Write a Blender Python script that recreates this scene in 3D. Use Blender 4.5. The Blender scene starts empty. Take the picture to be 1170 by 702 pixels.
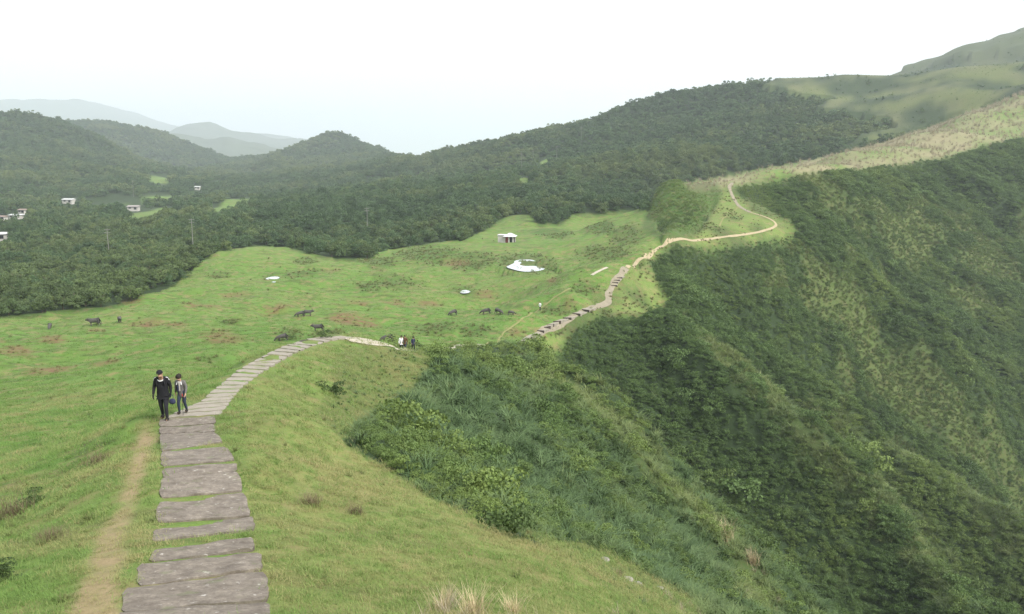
import bpy, bmesh, math, random
import numpy as np
from mathutils import Vector, Matrix, Euler
random.seed(7); rng = np.random.default_rng(7)
scene = bpy.context.scene
COL = scene.collection
R = math.radians
# ------------------------------------------------------------------ camera model (photo is 1170 x 702)
F = 1000.0; PITCH = R(10.5); CX, CY = 585.0, 351.0
CP, SP = math.cos(PITCH), math.sin(PITCH)
def ray(px, py):
    """azimuth and tangent of elevation of a view ray"""
    px = np.asarray(px, float); py = np.asarray(py, float)
    u = (px - CX) / F; v = (CY - py) / F
    y = CP + v * SP; z = -SP + v * CP
    return np.arctan2(u, y), z / np.hypot(u, y)
def project(x, y, z):
    d = y * CP - z * SP; up = y * SP + z * CP
    d = np.where(d > 0.05, d, 0.05)
    return CX + F * x / d, CY - F * up / d

# ------------------------------------------------------------------ noise
def _hash(ix, iy, seed):
    h = (ix.astype(np.int64) * 374761393 + iy.astype(np.int64) * 668265263 + seed * 974711) & 0x7fffffff
    h = ((h ^ (h >> 13)) * 1274126177) & 0x7fffffff
    h = ((h ^ (h >> 15)) * 2246822519) & 0x7fffffff
    return ((h ^ (h >> 16)) & 0xffff) / 65535.0
def vnoise(x, y, seed=0):
    x = np.asarray(x, float); y = np.asarray(y, float)
    ix = np.floor(x); iy = np.floor(y); fx = x - ix; fy = y - iy
    fx = fx * fx * fx * (fx * (fx * 6 - 15) + 10); fy = fy * fy * fy * (fy * (fy * 6 - 15) + 10)
    a = _hash(ix, iy, seed); b = _hash(ix + 1, iy, seed); c = _hash(ix, iy + 1, seed); d = _hash(ix + 1, iy + 1, seed)
    return (a + (b - a) * fx) * (1 - fy) + (c + (d - c) * fx) * fy
def fbm(x, y, seed=0, oct=4, gain=.5):
    s = 0; a = 1; t = 0
    for k in range(oct):
        s = s + a * (vnoise(x * 2 ** k + 17.3 * k, y * 2 ** k - 9.1 * k, seed + k) - .5) * 2
        t += a; a *= gain
    return s / t
def sstep(a, b, x):
    t = np.clip((x - a) / (b - a), 0, 1); return t * t * (3 - 2 * t)
def inpoly(px, py, poly):
    px = np.asarray(px); py = np.asarray(py); c = np.zeros(px.shape, bool); n = len(poly)
    for i in range(n):
        x1, y1 = poly[i]; x2, y2 = poly[(i + 1) % n]
        if y1 == y2: continue
        m = ((y1 > py) != (y2 > py)) & (px < (x2 - x1) * (py - y1) / (y2 - y1) + x1)
        c ^= m
    return c

# ------------------------------------------------------------------ the lie of the land: (px, py, horizontal distance)
VIS = """
225,690,12 228,640,14.5 232,600,17.4 235,560,20.5 225,520,24.5 215,490,30 230,470,32.5 262,440,38.5 408,389,78
20,700,13.5 0,600,24 0,540,36 0,500,52 0,460,80 0,420,120 0,390,155 0,362,205 -150,700,15 -150,560,34 -150,480,75 -150,420,130 -150,370,205
100,690,12.7 100,600,19.5 100,540,29 100,500,42 100,460,70 100,420,110 108,372,178 150,520,25.5 130,480,44 165,478,33 160,560,21 160,640,14.8
200,430,78 160,440,78 250,400,106 300,391,118 220,440,62 340,385,125
300,640,14.4 400,690,12 400,600,19 400,540,27 330,480,31 300,520,24 500,690,12.5 500,620,18 600,690,13.5 600,640,18 700,690,17
650,635,22 760,700,26 800,690,40 850,700,58 490,560,26 300,560,21 400,500,32 330,450,40 360,420,50 400,400,66 430,396,78 480,400,88 540,402,106 590,399,132
450,430,62 500,450,59 450,500,39 550,430,85 550,500,51 550,560,34 500,530,33 500,568,25.5 600,600,27 600,450,82 600,420,107 650,480,76 650,540,57
650,600,38 700,560,70 700,620,48 750,640,55 760,600,75 800,650,62 700,660,28
610,403,118 653,437,108 690,460,103 722,481,98 745,510,94 770,541,90 818,575,86 838,616,82 872,653,78 895,702,75
740,365,178 780,372,178 830,415,172 870,455,168 905,490,164 941,523,160 992,558,157 1037,595,152 1064,626,148 1085,665,142 1098,702,135
800,345,215 870,408,214 915,436,214 961,462,214 1000,505,212 1071,544,210 1112,578,207 1170,609,205 1300,680,195
905,265,296 931,257,308 961,278,312 992,308,312 1009,336,310 1050,360,310 1074,384,308
985,258,355 1012,308,350 1045,348,345 1000,230,400 1050,280,400 1100,330,395 1170,400,375 1170,300,440 1100,250,440 1170,220,500 1130,190,500 1300,300,440 1300,420,370
640,378,168 660,355,178 690,340,190 715,310,208 735,298,222 770,276,245 800,271,260 850,266,277 885,262,290 860,243,303 835,238,310 838,225,325 840,208,345
770,255,285 800,245,300 760,225,330 780,213,340 740,238,320 730,320,210 720,345,190 700,357,184
873,194,362 924,188,395 960,186,420 1009,180,462 1078,168,530 1129,152,590 1170,140,640 1300,80,740
951,179,470 1044,153,570 1112,129,640 1170,107,700 1300,50,820 1090,150,590 1000,168,500
600,397,133 560,392,150 520,392,145 590,385,160 620,365,168 610,352,180 650,335,185 680,318,200 700,300,225 720,280,255
460,388,150 440,384,155 400,378,150 520,357,200 560,356,202 600,303,255 580,276,315 600,250,380 640,252,380 700,243,400 738,236,420
347,360,190 300,320,240 250,290,290 400,320,240 400,300,280 470,300,265 530,280,310 330,284,300 450,340,215 650,290,275 680,262,340 560,330,225 250,350,195 200,380,155 350,330,225
200,330,230 100,352,208 150,345,215 -150,362,215 -300,362,220
100,325,290 100,290,380 100,260,520 100,237,720 100,217,900 100,192,1100 0,250,600 0,300,380 0,202,1000 0,330,280 -150,300,380 -150,250,600 -150,200,1000 -150,140,1500
200,295,330 200,258,480 200,238,650 200,213,1000 200,188,1600 300,263,430 300,233,650 300,203,1200 300,188,1600 400,263,420 400,223,650 400,193,1100
500,253,430 500,223,560 500,193,900 600,223,500 600,193,650 600,168,850 700,213,550 700,173,720 700,143,860 800,183,600 800,153,730 800,123,850 900,160,680 900,120,800
950,150,700 1000,130,780 1000,105,890 1100,100,800 1170,95,790 1300,60,850 240,300,330 430,290,320
0,133,1500 40,133,1500 80,142,1500 110,160,1480 140,180,1450 
20,165,1350 60,165,1350 
100,139,2300 150,144,2300 200,158,2250 230,170,2200 275,181,2150
285,184,1900 300,183,1850 330,173,1820 350,162,1800 385,151,1800 410,161,1780 440,176,1740 465,180,1600
500,174,1200 550,159,1080 600,146,1000 650,142,1000 700,120,980 750,106,960 800,98,950 850,92,950 900,90,950 960,85,970 1000,85,1000
1035,84,980 1070,80,960 1100,78,930 1170,73,920 1300,40,950
263.5,430.6,41.7 292,432,40.8 269,426.1,43.1 297,428,42.2 276,421.8,44.7 304,424,43.8 283,417.6,46.4 310,420,45.5 290,413.90000000000003,48.0 317,416.2,47.1 298,410.0,50.2 323,412.4,49.3 304.6,406.0,52.7 330,408.6,51.8 313,402.3,55.2 337,404.8,54.3 320,399.0,57.8 343.5,401.7,56.9 327,395.8,60.3 350,398.8,59.4 334,393.0,62.8 357,396,61.9 342,390.90000000000003,64.9 364,393.8,64.0 350,389.0,67.0 371,391.8,66.1 358,387.20000000000005,69.4 380,389.8,68.5 368,385.90000000000003,70.9 388,388.6,70.0 380,385.20000000000005,71.9 397,388,71.0
1030,84,1450 1080,65,1480 1120,50,1500 1170,38,1520 1300,10,1550
"""
# what lies behind a crest, out of this view: (px, py of the crest, distance, height of the ground there)
HID = """
653,437,128,-41 690,460,126,-44 722,481,124,-49 770,541,120,-53 818,575,115,-56 838,616,112,-58 872,653,110,-60 895,702,108,-63 625,408,138,-35
740,365,190,-38 780,372,196,-44 830,415,192,-53 870,455,190,-60 905,490,186,-65 941,523,182,-68 992,558,178,-72 1037,595,173,-76 1064,626,168,-80 1098,702,158,-85
870,408,231,-62 961,462,235,-77 1000,505,233,-85 1071,544,230,-92 1112,578,228,-97 1170,609,226,-102 1300,680,218,-116
931,257,330,-32 961,278,333,-39 992,308,332,-47 1009,336,330,-53 1074,384,328,-67
780,213,370,-24 740,238,360,-36 832,204,370,-18 873,192,400,-20 924,186,440,-20
951,179,540,-14 1044,153,650,2 1112,129,730,22 1170,107,800,42 1300,50,900,80 900,180,560,-28 800,210,480,-34 740,225,470,-34
1000,168,490,-2 1090,150,560,7
395,388,88,-22 365,392,85,-22 330,398,78,-18.5 300,405,70,-17 270,430,50,-13.7 430,394,95,-26 480,398,108,-27 540,400,122,-30
60,132,1900,-30 0,132,1900,-30 120,160,1800,-60 180,200,1800,-50
150,144,2900,-80 250,175,2800,-100 50,140,3000,-60 350,163,2400,-70 400,160,2400,-80 300,181,2400,-90 450,178,2100,-80
500,174,1700,-60 600,144,1500,-30 700,118,1500,-20 800,96,1400,20 900,88,1250,45 960,83,1200,45 1000,83,1150,50 1100,78,1150,55 1170,73,1150,60
1100,55,2200,80 1170,38,2200,100 1025,83,2000,60 1300,10,2200,150
-100,362,170,-32.5
"""
for p in range(-300, 1501, 150): HID += f" {p},200,3600,-120 {p},200,7000,-150 {p},200,14000,-150"
for a in range(-300, 1501, 200): HID += f" {a},400,3,{-2.75} {a},400,0.4,-1.72"
# steep faces seen head on: (crest px, crest py, crest distance, steepness, lower points px,py ...)
def face(px, py, r, k, lows):
    out = ''; t2 = float(ray(px, py)[1])
    for x, y in lows:
        t1 = float(ray(x, y)[1]); out += f' {x},{y},{r * (k - t2) / (k - t1):.2f}'
    return out
VIS += face(653, 394, 163, .92, [(653, 415), (653, 428)]) + face(700, 364, 176, .92, [(700, 385), (700, 420), (700, 450)]) + face(740, 365, 178, .92, [(740, 400), (740, 440), (740, 485)]) \
     + face(780, 372, 178, .92, [(780, 410), (780, 460), (785, 530)]) + face(830, 415, 172, .92, [(830, 450), (830, 510), (832, 580)]) + face(870, 455, 168, .92, [(870, 500), (870, 560), (872, 632)]) \
     + face(905, 490, 164, .92, [(905, 540), (905, 600), (905, 690)]) + face(941, 523, 160, .92, [(941, 560), (941, 620), (941, 700)]) + face(992, 558, 157, .92, [(992, 600), (992, 680)]) + face(1037, 595, 152, .92, [(1037, 640), (1037, 700)]) \
     + face(870, 408, 214, .92, [(870, 432)]) + face(915, 436, 214, .92, [(915, 470), (915, 485)]) + face(961, 462, 214, .92, [(961, 500), (961, 524)]) + face(1000, 505, 212, .92, [(1000, 530), (1000, 555)]) \
     + face(1071, 544, 210, .92, [(1071, 580), (1071, 625)]) + face(1112, 578, 207, .92, [(1112, 620), (1112, 700)]) + face(1170, 609, 205, .92, [(1170, 640), (1170, 700)]) \
     + face(780, 292, 238, .95, [(780, 320), (790, 340)]) + face(850, 282, 264, 1.0, [(850, 310), (850, 350), (850, 380)]) + face(905, 275, 284, 1.0, [(905, 310), (905, 360), (905, 415)]) + face(955, 285, 303, .95, [(955, 330), (955, 390), (955, 445)]) \
     + face(1009, 336, 310, .9, [(1009, 380), (1009, 430), (1009, 485)]) + face(1074, 384, 308, .9, [(1074, 430), (1074, 480), (1074, 530)]) + face(1125, 440, 310, .85, [(1125, 480), (1125, 530), (1125, 565)]) + face(1170, 440, 345, .75, [(1170, 500), (1170, 550), (1170, 590)])
R0 = 8.0
pts = []
for t in VIS.split():
    px, py, r = map(float, t.split(',')); az, tn = ray(px, py); pts.append((float(az), r, float(tn) * r))
for t in HID.split():
    px, py, r, z = map(float, t.split(',')); az, tn = ray(px, py); pts.append((float(az), r, z))
pts.append((-.36, 6.5, -4.15)); pts.append((0, 6.5, -4.1)); pts.append((.3, 6.5, -4.4)); pts.append((-.6, 6.5, -4.3)); pts.append((.6, 7.5, -5.5)); pts.append((.7, 14, -9.5)); pts.append((.7, 30, -19)); pts.append((.65, 60, -37)); pts.append((.7, 110, -62))
pts = np.array(pts)
def feat(az, r): return az * 1.0, np.log(r + 2.0) * .85
cu, cv = feat(pts[:, 0], pts[:, 1]); ct = pts[:, 2] / (pts[:, 1] + R0)
def kern(d2): return d2 * np.log(d2 + 1e-9) * .5
n = len(pts)
K = kern((cu[:, None] - cu[None]) ** 2 + (cv[:, None] - cv[None]) ** 2) + np.eye(n) * 2e-5
A = np.zeros((n + 3, n + 3)); A[:n, :n] = K; A[:n, n] = 1; A[:n, n + 1] = cu; A[:n, n + 2] = cv; A[n:, :n] = A[:n, n:].T
sol = np.linalg.solve(A, np.concatenate([ct, [0, 0, 0]]))
def tps(az, r):
    u, v = feat(az, r); out = np.empty(u.shape)
    fu, fv, fo = u.ravel(), v.ravel(), out.ravel()
    for s in range(0, len(fu), 8192):
        a, b = fu[s:s + 8192], fv[s:s + 8192]
        fo[s:s + 8192] = kern((a[:, None] - cu) ** 2 + (b[:, None] - cv) ** 2) @ sol[:n] + sol[n] + sol[n + 1] * a + sol[n + 2] * b
    return fo.reshape(u.shape)
# coarse fit, then bilinear to the mesh grid
AZM = .80
NA, NR = 900, 1000
az_in = np.linspace(-AZM, AZM, NA)
lr = np.linspace(math.log(.5), math.log(14000), NR); rr = np.exp(lr)
ca = np.linspace(-AZM, AZM, 260); cl = np.linspace(lr[0], lr[-1], 300)
CT = tps(*np.meshgrid(np.clip(ca, -.72, .72), np.exp(cl), indexing='ij'))
def bil(G, fa, fl):
    fa = np.clip(fa, 0, G.shape[0] - 1.0001); fl = np.clip(fl, 0, G.shape[1] - 1.0001)
    i = fa.astype(int); j = fl.astype(int); a = fa - i; b = fl - j
    return (G[i, j] * (1 - a) + G[i + 1, j] * a) * (1 - b) + (G[i, j + 1] * (1 - a) + G[i + 1, j + 1] * a) * b
def cubic_up(G, na, nr):
    """smooth (Catmull-Rom) resampling along both axes"""
    def up(M, m):
        k = M.shape[0]; f = np.linspace(0, k - 1, m); i = np.clip(f.astype(int), 0, k - 2); t = (f - i)[:, None]
        p0 = M[np.clip(i - 1, 0, k - 1)]; p1 = M[i]; p2 = M[i + 1]; p3 = M[np.clip(i + 2, 0, k - 1)]
        return p1 + .5 * t * (p2 - p0 + t * (2 * p0 - 5 * p1 + 4 * p2 - p3 + t * (3 * (p1 - p2) + p3 - p0)))
    return up(up(G, na).T, nr).T
T0 = cubic_up(CT, NA, NR)
AZ, RR = np.meshgrid(az_in, rr, indexing='ij')
Z0 = T0 * (RR + R0)
X0 = np.sin(AZ) * RR; Y0 = np.cos(AZ) * RR
# ------------------------------------------------------------------ what grows where, plus painted crest light (regions drawn on the visible land)
PX, PY = project(X0, Y0, Z0)
jx = fbm(X0 / 9, Y0 / 9, 3, 3) * np.clip(600 / RR, 1.5, 14); jy = fbm(X0 / 9, Y0 / 9, 8, 3) * np.clip(300 / RR, 1, 8)
QX, QY = PX + jx, PY + jy
FORE = [(-900, 900), (-900, 366), (0, 362), (60, 357), (130, 350), (190, 333), (215, 313), (240, 293), (290, 282), (330, 284), (385, 297), (420, 296), (445, 286),
        (500, 278), (530, 277), (555, 263), (578, 248), (606, 245), (612, 256), (640, 258), (652, 246), (700, 243), (738, 240), (752, 262), (760, 282), (735, 300), (705, 330), (640, 378),
        (600, 399), (560, 399), (500, 399), (440, 403), (415, 412), (400, 420), (385, 440), (375, 470), (395, 505), (440, 535), (490, 568), (560, 600), (610, 622),
        (650, 640), (690, 668), (735, 690), (780, 740), (800, 900)]
KNOLL = [(596, 402), (640, 372), (690, 330), (740, 290), (770, 274), (800, 262), (815, 240), (826, 215), (845, 222), (870, 235), (905, 252), (915, 268), (880, 277), (850, 283), (800, 285), (765, 287),
         (742, 300), (748, 318), (762, 340), (770, 356), (740, 362), (715, 362), (690, 364), (660, 380), (635, 404)]
MIX2 = [(585, 603), (650, 622), (720, 648), (790, 688), (850, 780), (740, 780), (690, 672), (650, 645)]
MOUND = [(732, 262), (742, 225), (770, 207), (815, 202), (828, 222), (806, 262), (770, 288)]
MIXZ = [(392, 397), (430, 399), (485, 402), (500, 425), (470, 445), (430, 470), (395, 505), (370, 475), (380, 430)]
TANZ = [(770, 209), (832, 199), (873, 190), (951, 177), (1044, 150), (1112, 127), (1170, 104), (1500, -20), (1500, 70), (1170, 156), (1129, 165), (1078, 181), (1009, 192), (924, 199), (885, 207), (840, 215), (790, 218)]
MEAD = [(870, 96), (905, 80), (960, 78), (1010, 84), (1040, 80), (1170, 60), (1500, 20), (1500, 60), (1170, 106), (1100, 127), (1040, 150), (985, 165), (955, 172), (985, 152), (1025, 143), (1015, 134), (960, 128), (930, 122), (955, 110), (915, 106)]
LIGHT = [[(1035, 235), (1110, 238), (1125, 275), (1065, 288), (1030, 262)], [(865, 318), (900, 312), (912, 345), (870, 345)], [(965, 248), (990, 250), (1015, 300), (1052, 350), (1035, 355), (1005, 330), (985, 290)],
         [(1075, 338), (1110, 330), (1145, 362), (1110, 372)], [(925, 225), (960, 232), (985, 250), (965, 258), (925, 240)], [(880, 270), (930, 285), (950, 300), (905, 285)],
         [(560, 410), (590, 405), (620, 440), (700, 545), (720, 560), (690, 550), (640, 500)], [(903, 468), (961, 460), (1000, 503), (1071, 542), (1170, 607), (1170, 668), (1110, 622), (1040, 572), (985, 532), (940, 500)],
         [(775, 366), (835, 408), (875, 448), (910, 486), (945, 518), (1000, 554), (1045, 593), (1090, 658), (1102, 705), (1078, 705), (1050, 640), (1012, 600), (955, 556), (897, 510), (847, 458), (797, 408)],  # spur crest: open-sky brightness painted in as lighter plants and ground
         [(605, 404), (653, 436), (722, 480), (770, 540), (818, 574), (838, 615), (872, 652), (895, 702), (860, 702), (820, 640), (770, 590), (715, 525), (650, 470)]]
FIELD = [[(168, 198), (193, 198), (193, 206), (172, 207)], [(95, 227), (130, 224), (165, 227), (162, 233), (110, 233)], [(240, 236), (262, 228), (285, 224), (288, 230), (262, 239), (242, 243)],
         [(143, 244), (190, 235), (205, 238), (165, 248), (148, 251)], [(160, 222), (195, 220), (200, 224), (165, 226)], [(590, 203), (600, 199), (606, 206), (596, 210)], [(615, 183), (625, 177), (627, 184), (619, 188)]]
FORE_R = RR < 60
inF = inpoly(QX, QY, FORE) & (RR < 420)
inK = inpoly(QX, QY, KNOLL) & (RR > 120) & (RR < 400)
inT = inpoly(QX, QY, TANZ) & (RR > 270) & (RR < 900)
inM = inpoly(QX, QY, MEAD) & (RR > 500)
inL = np.zeros(PX.shape, bool)
for p in LIGHT: inL |= inpoly(PX + jx * 2.2, PY + jy * 2.2, p) & (RR > 45)
inL &= ~inF & ~inK & (PX > 540) & (fbm(X0 / 6, Y0 / 6, 13, 3) > -.28); inLn = inL & (RR < 215)
inD = np.zeros(PX.shape, bool)
for p in FIELD: inD |= inpoly(PX + jx * .4, PY + jy * .4, p) & (RR > 380)
moor = RR > 1180
moor &= (PX > 1010) & (RR < 2600)
pathz = inpoly(PX, PY, [(-60, 900), (60, 702), (150, 490), (185, 470), (250, 440), (330, 385), (400, 382), (470, 394), (400, 396), (330, 420), (270, 460), (262, 500), (290, 570), (330, 702), (380, 900)]) & (RR < 130)
behind = (RR > 470) | ((PX < 770) & (RR > 235) & (PY < 300)) | ((PX < 600) & (RR > 200))
mound = inpoly(QX, QY, MOUND) & (RR > 240) & (RR < 372)
behind &= ~mound
RSL = [(880, 206), (924, 197), (1009, 190), (1078, 179), (1129, 163), (1170, 154), (1500, 60), (1500, 900), (880, 900)]
behind &= ~(inpoly(PX, PY, RSL) & (RR < 760))
forest = behind & ~inF & ~inK & ~inT & ~inM & ~inD & ~moor & (RR < 3300)
brush = ~behind & ~inF & ~inK & ~inT & (PX > 330)
inX = (inpoly(QX, QY, MIXZ) | inpoly(QX, QY, MIX2) & (RR < 60)) & (RR > 12) & (RR < 100)
inL |= brush & (RR > 270) & (fbm(X0 / 26, Y0 / 26, 17, 4) > .36)
# ------------------------------------------------------------------ relief noise
soft = lambda m: m.astype(float)
far = sstep(420, 900, RR)
wg = soft(inF) * sstep(25, 80, RR)
Z = Z0.copy()
Z += wg * (fbm(X0 / 18, Y0 / 12, 21, 3) * 1.15 + np.abs(fbm(X0 / 7, Y0 / 5, 25, 2)) * .7 * sstep(90, 150, RR)) * np.clip(RR / 120, .3, 1.4)
Z += sstep(9, 30, RR) * (1 - sstep(100, 400, RR)) * soft(inF) * (~pathz) * fbm(X0 / 2.2, Y0 / 2.2, 31, 3) * .12
Z += soft(brush) * sstep(26, 60, RR) * (fbm(X0 / 14, Y0 / 14, 41, 4) * 1.0) * np.clip(RR / 110, .35, 2.2)
rid = 1 - np.abs(fbm(X0 / 170, Y0 / 170, 51, 4)) * 2
Z += far * (rid * 7 + fbm(X0 / 60, Y0 / 60, 57, 3) * 5) * np.clip(RR / 900, .4, 1.6) * (1 - sstep(2800, 4500, RR)) * np.where(inM | inT, .35, 1)
Z -= sstep(550, 800, RR) * soft(forest & (PX > 470)) * 5
rx, ry = X0 * .8 - Y0 * .6, X0 * .6 + Y0 * .8
rib = np.abs(fbm(rx / 90, ry / 24, 43, 3)); rib2 = np.abs(fbm(rx / 35, ry / 10, 47, 2))
bm_ = soft(brush)
for _ in range(45): bm_ = (bm_ + np.roll(bm_, 1, 0) + np.roll(bm_, -1, 0) + np.roll(bm_, 1, 1) + np.roll(bm_, -1, 1)) / 5
bm_ = np.clip(bm_ * 2.2 - 1.2, 0, 1) * ~((PX < 640) & (PY < 412) & (RR < 145))
Z += bm_ * (sstep(70, 150, RR) * (.33 - rib) * 11.0 * np.clip(RR / 230, .4, 1.7) + sstep(35, 90, RR) * (.33 - rib2) * 3.0)
Z -= far * (5.5 + 4.5 * sstep(600, 1300, RR)) * np.where(inM | inT | moor, .3, 1)
def wpos(az, r):
    """height and position of the land at azimuth / distance"""
    az = np.asarray(az, float); r = np.asarray(r, float)
    z = bil(Z, (az + AZM) / (2 * AZM) * (NA - 1), (np.log(r) - lr[0]) / (lr[-1] - lr[0]) * (NR - 1))
    return np.stack([np.sin(az) * r, np.cos(az) * r, z], -1)
def height(x, y):
    return float(wpos(math.atan2(x, y), math.hypot(x, y))[2])
def hit(px, py, rmin=3.0, rmax=9000):
    """where the view ray through a photo point meets the land"""
    az, tn = ray(px, py); az = float(az); tn = float(tn)
    r = np.exp(np.linspace(math.log(rmin), math.log(rmax), 2500)); w = wpos(np.full_like(r, az), r)
    ok = np.nonzero(w[:, 2] >= tn * r)[0]
    k = ok[0] if len(ok) else int(np.argmax(w[:, 2] / r))      # just over a crest: take the crest
    return Vector(w[k])

# ------------------------------------------------------------------ helpers: tags, meshes, nodes
def tag(o, label=None, cat=None, group=None, kind=None):
    if label: o['label'] = label
    if cat: o['category'] = cat
    if group: o['group'] = group
    if kind: o['kind'] = kind
    return o
def link(name, me, mat=None, parent=None):
    o = bpy.data.objects.new(name, me); COL.objects.link(o)
    if mat is not None and me is not None: me.materials.append(mat)
    if parent: o.parent = parent
    return o
def np_mesh(name, V, Q, smooth=False):
    V = np.asarray(V, np.float32); Q = np.asarray(Q, np.int32); k = Q.shape[1]
    me = bpy.data.meshes.new(name)
    me.vertices.add(len(V)); me.vertices.foreach_set('co', V.ravel())
    me.loops.add(Q.size); me.loops.foreach_set('vertex_index', Q.ravel())
    me.polygons.add(len(Q)); me.polygons.foreach_set('loop_start', np.arange(0, Q.size, k, dtype=np.int32))
    if smooth: me.polygons.foreach_set('use_smooth', np.ones(len(Q), bool))
    me.update(); return me
def fattr(me, name, a):
    at = me.attributes.new(name, 'FLOAT', 'POINT'); at.data.foreach_set('value', np.asarray(a, np.float32).ravel())
class NT:
    def __init__(s, name):
        s.m = bpy.data.materials.new(name); s.m.use_nodes = True; s.t = s.m.node_tree; s.p = s.t.nodes['Principled BSDF']
        s.p.inputs['Roughness'].default_value = .85; s.p.inputs['Specular IOR Level'].default_value = .2
    def n(s, typ, **kw):
        x = s.t.nodes.new(typ)
        for k, v in kw.items(): setattr(x, k, v)
        return x
    def l(s, a, b): s.t.links.new(a, b)
    def pos(s): return s.n('ShaderNodeNewGeometry').outputs['Position']
    def noise(s, scale, detail=4, rough=.55, vec=None, stretch=None):
        x = s.n('ShaderNodeTexNoise'); x.inputs['Scale'].default_value = scale; x.inputs['Detail'].default_value = detail; x.inputs['Roughness'].default_value = rough
        v = vec or s.pos()
        if stretch:
            mp = s.n('ShaderNodeMapping'); mp.inputs['Scale'].default_value = stretch; s.l(v, mp.inputs['Vector']); v = mp.outputs[0]
        s.l(v, x.inputs['Vector']); return x.outputs['Fac']
    def ramp(s, fac, stops):
        x = s.n('ShaderNodeValToRGB'); e = x.color_ramp.elements
        while len(e) < len(stops): e.new(.5)
        for i, (p, c) in enumerate(stops):
            e[i].position = p; e[i].color = (*c, 1) if not isinstance(c, (int, float)) else (c, c, c, 1)
        s.l(fac, x.inputs[0]); return x.outputs[0]
    def mix(s, fac, a, b, mode='MIX'):
        x = s.n('ShaderNodeMix', data_type='RGBA', blend_type=mode)
        for v, k in ((fac, 0), (a, 6), (b, 7)):
            if isinstance(v, (int, float)): x.inputs[k].default_value = v
            elif isinstance(v, tuple): x.inputs[k].default_value = (*v, 1)
            else: s.l(v, x.inputs[k])
        return x.outputs[2]
    def math(s, op, a, b=0):
        x = s.n('ShaderNodeMath', operation=op)
        for v, k in ((a, 0), (b, 1)):
            if isinstance(v, (int, float)): x.inputs[k].default_value = v
            else: s.l(v, x.inputs[k])
        return x.outputs[0]
    def attr(s, name, typ='GEOMETRY'):
        x = s.n('ShaderNodeAttribute', attribute_type=typ, attribute_name=name); return x.outputs['Fac']
    def base(s, c):
        if isinstance(c, tuple): s.p.inputs['Base Color'].default_value = (*c, 1)
        else: s.l(c, s.p.inputs['Base Color'])
    def bump(s, h, strength=.4, dist=.05):
        b = s.n('ShaderNodeBump'); b.inputs['Strength'].default_value = strength; b.inputs['Distance'].default_value = dist
        s.l(h, b.inputs['Height']); s.l(b.outputs[0], s.p.inputs['Normal'])
def plain(name, c, rough=.8, var=.25, scale=6, spec=.2):
    t = NT(name); f = t.noise(scale, 5)
    t.base(t.mix(f, tuple(x * (1 - var) for x in c), tuple(min(1, x * (1 + var)) for x in c))); t.p.inputs['Roughness'].default_value = rough; t.p.inputs['Specular IOR Level'].default_value = spec
    return t.m

# ------------------------------------------------------------------ steps in the photo: far-left, far-right, near-right, near-left corners
STEPQ = [[(134, 703), (306, 693), (312, 712), (130, 722)], [(142, 676), (304, 658), (308, 686), (139, 700)], [(158, 648), (298, 635), (300, 651), (157, 669)], [(176, 630), (289, 617), (291, 629), (171, 642)],
         [(176, 607), (289, 594), (291, 606), (174, 618)], [(181, 576), (280, 567), (286, 590), (178, 597)], [(185, 548), (272, 542), (278, 562), (182, 568)], [(186, 537), (270, 531), (271, 540), (186, 546)],
         [(185, 518), (258, 513), (269, 526), (184, 533)], [(183, 499), (246, 495), (255, 506), (184, 515)], [(182, 491), (245, 486), (246, 493), (183, 497)], [(183, 481), (246, 477), (246, 484), (182, 489)]]
LINES = [(190, 479, 252, 474), (197, 474, 256, 469), (208, 469, 260, 464.5), (219, 464, 262, 460.5), (229, 459.5, 265, 457), (235, 455, 268, 453.5), (239, 450, 271.5, 449), (246, 445, 275.5, 445), (252, 440.4, 280, 440.7), (258, 435.5, 286, 436.2), (263.5, 431, 292, 432),
         (269, 426.5, 297, 428), (276, 422.2, 304, 424), (283, 418, 310, 420), (290, 414.3, 317, 416.2), (298, 410.4, 323, 412.4), (304.6, 406.4, 330, 408.6), (313, 402.7, 337, 404.8), (320, 399.4, 343.5, 401.7),
         (327, 396.2, 350, 398.8), (334, 393.4, 357, 396), (342, 391.3, 364, 393.8), (350, 389.4, 371, 391.8), (358, 387.6, 380, 389.8), (368, 386.3, 388, 388.6), (380, 385.6, 397, 388)]
PONDS = [([(577, 305), (584, 302.5), (588, 300.5), (587, 298.5), (594, 296.8), (606, 296.6), (613, 298.5), (612, 301.5), (604, 301.8), (598, 300), (592, 302.3), (600, 304.5), (609, 303.8), (617, 305), (624, 306.6), (619, 309.2), (608, 310.6), (597, 310.6), (586, 308)], 'white bright pond with a grassy spit in the upper pasture'),
         ([(524, 334), (531, 331), (538, 333), (536, 335), (528, 335.5)], 'small bright puddle in the middle of the pasture'),
         ([(302, 318.5), (311, 316), (320, 316.5), (318, 319), (308, 320)], 'small bright pond on the far pasture'), ([(309, 322.2), (316, 321.6), (314, 323.2)], 'tiny puddle below the small far pond')]

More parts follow.
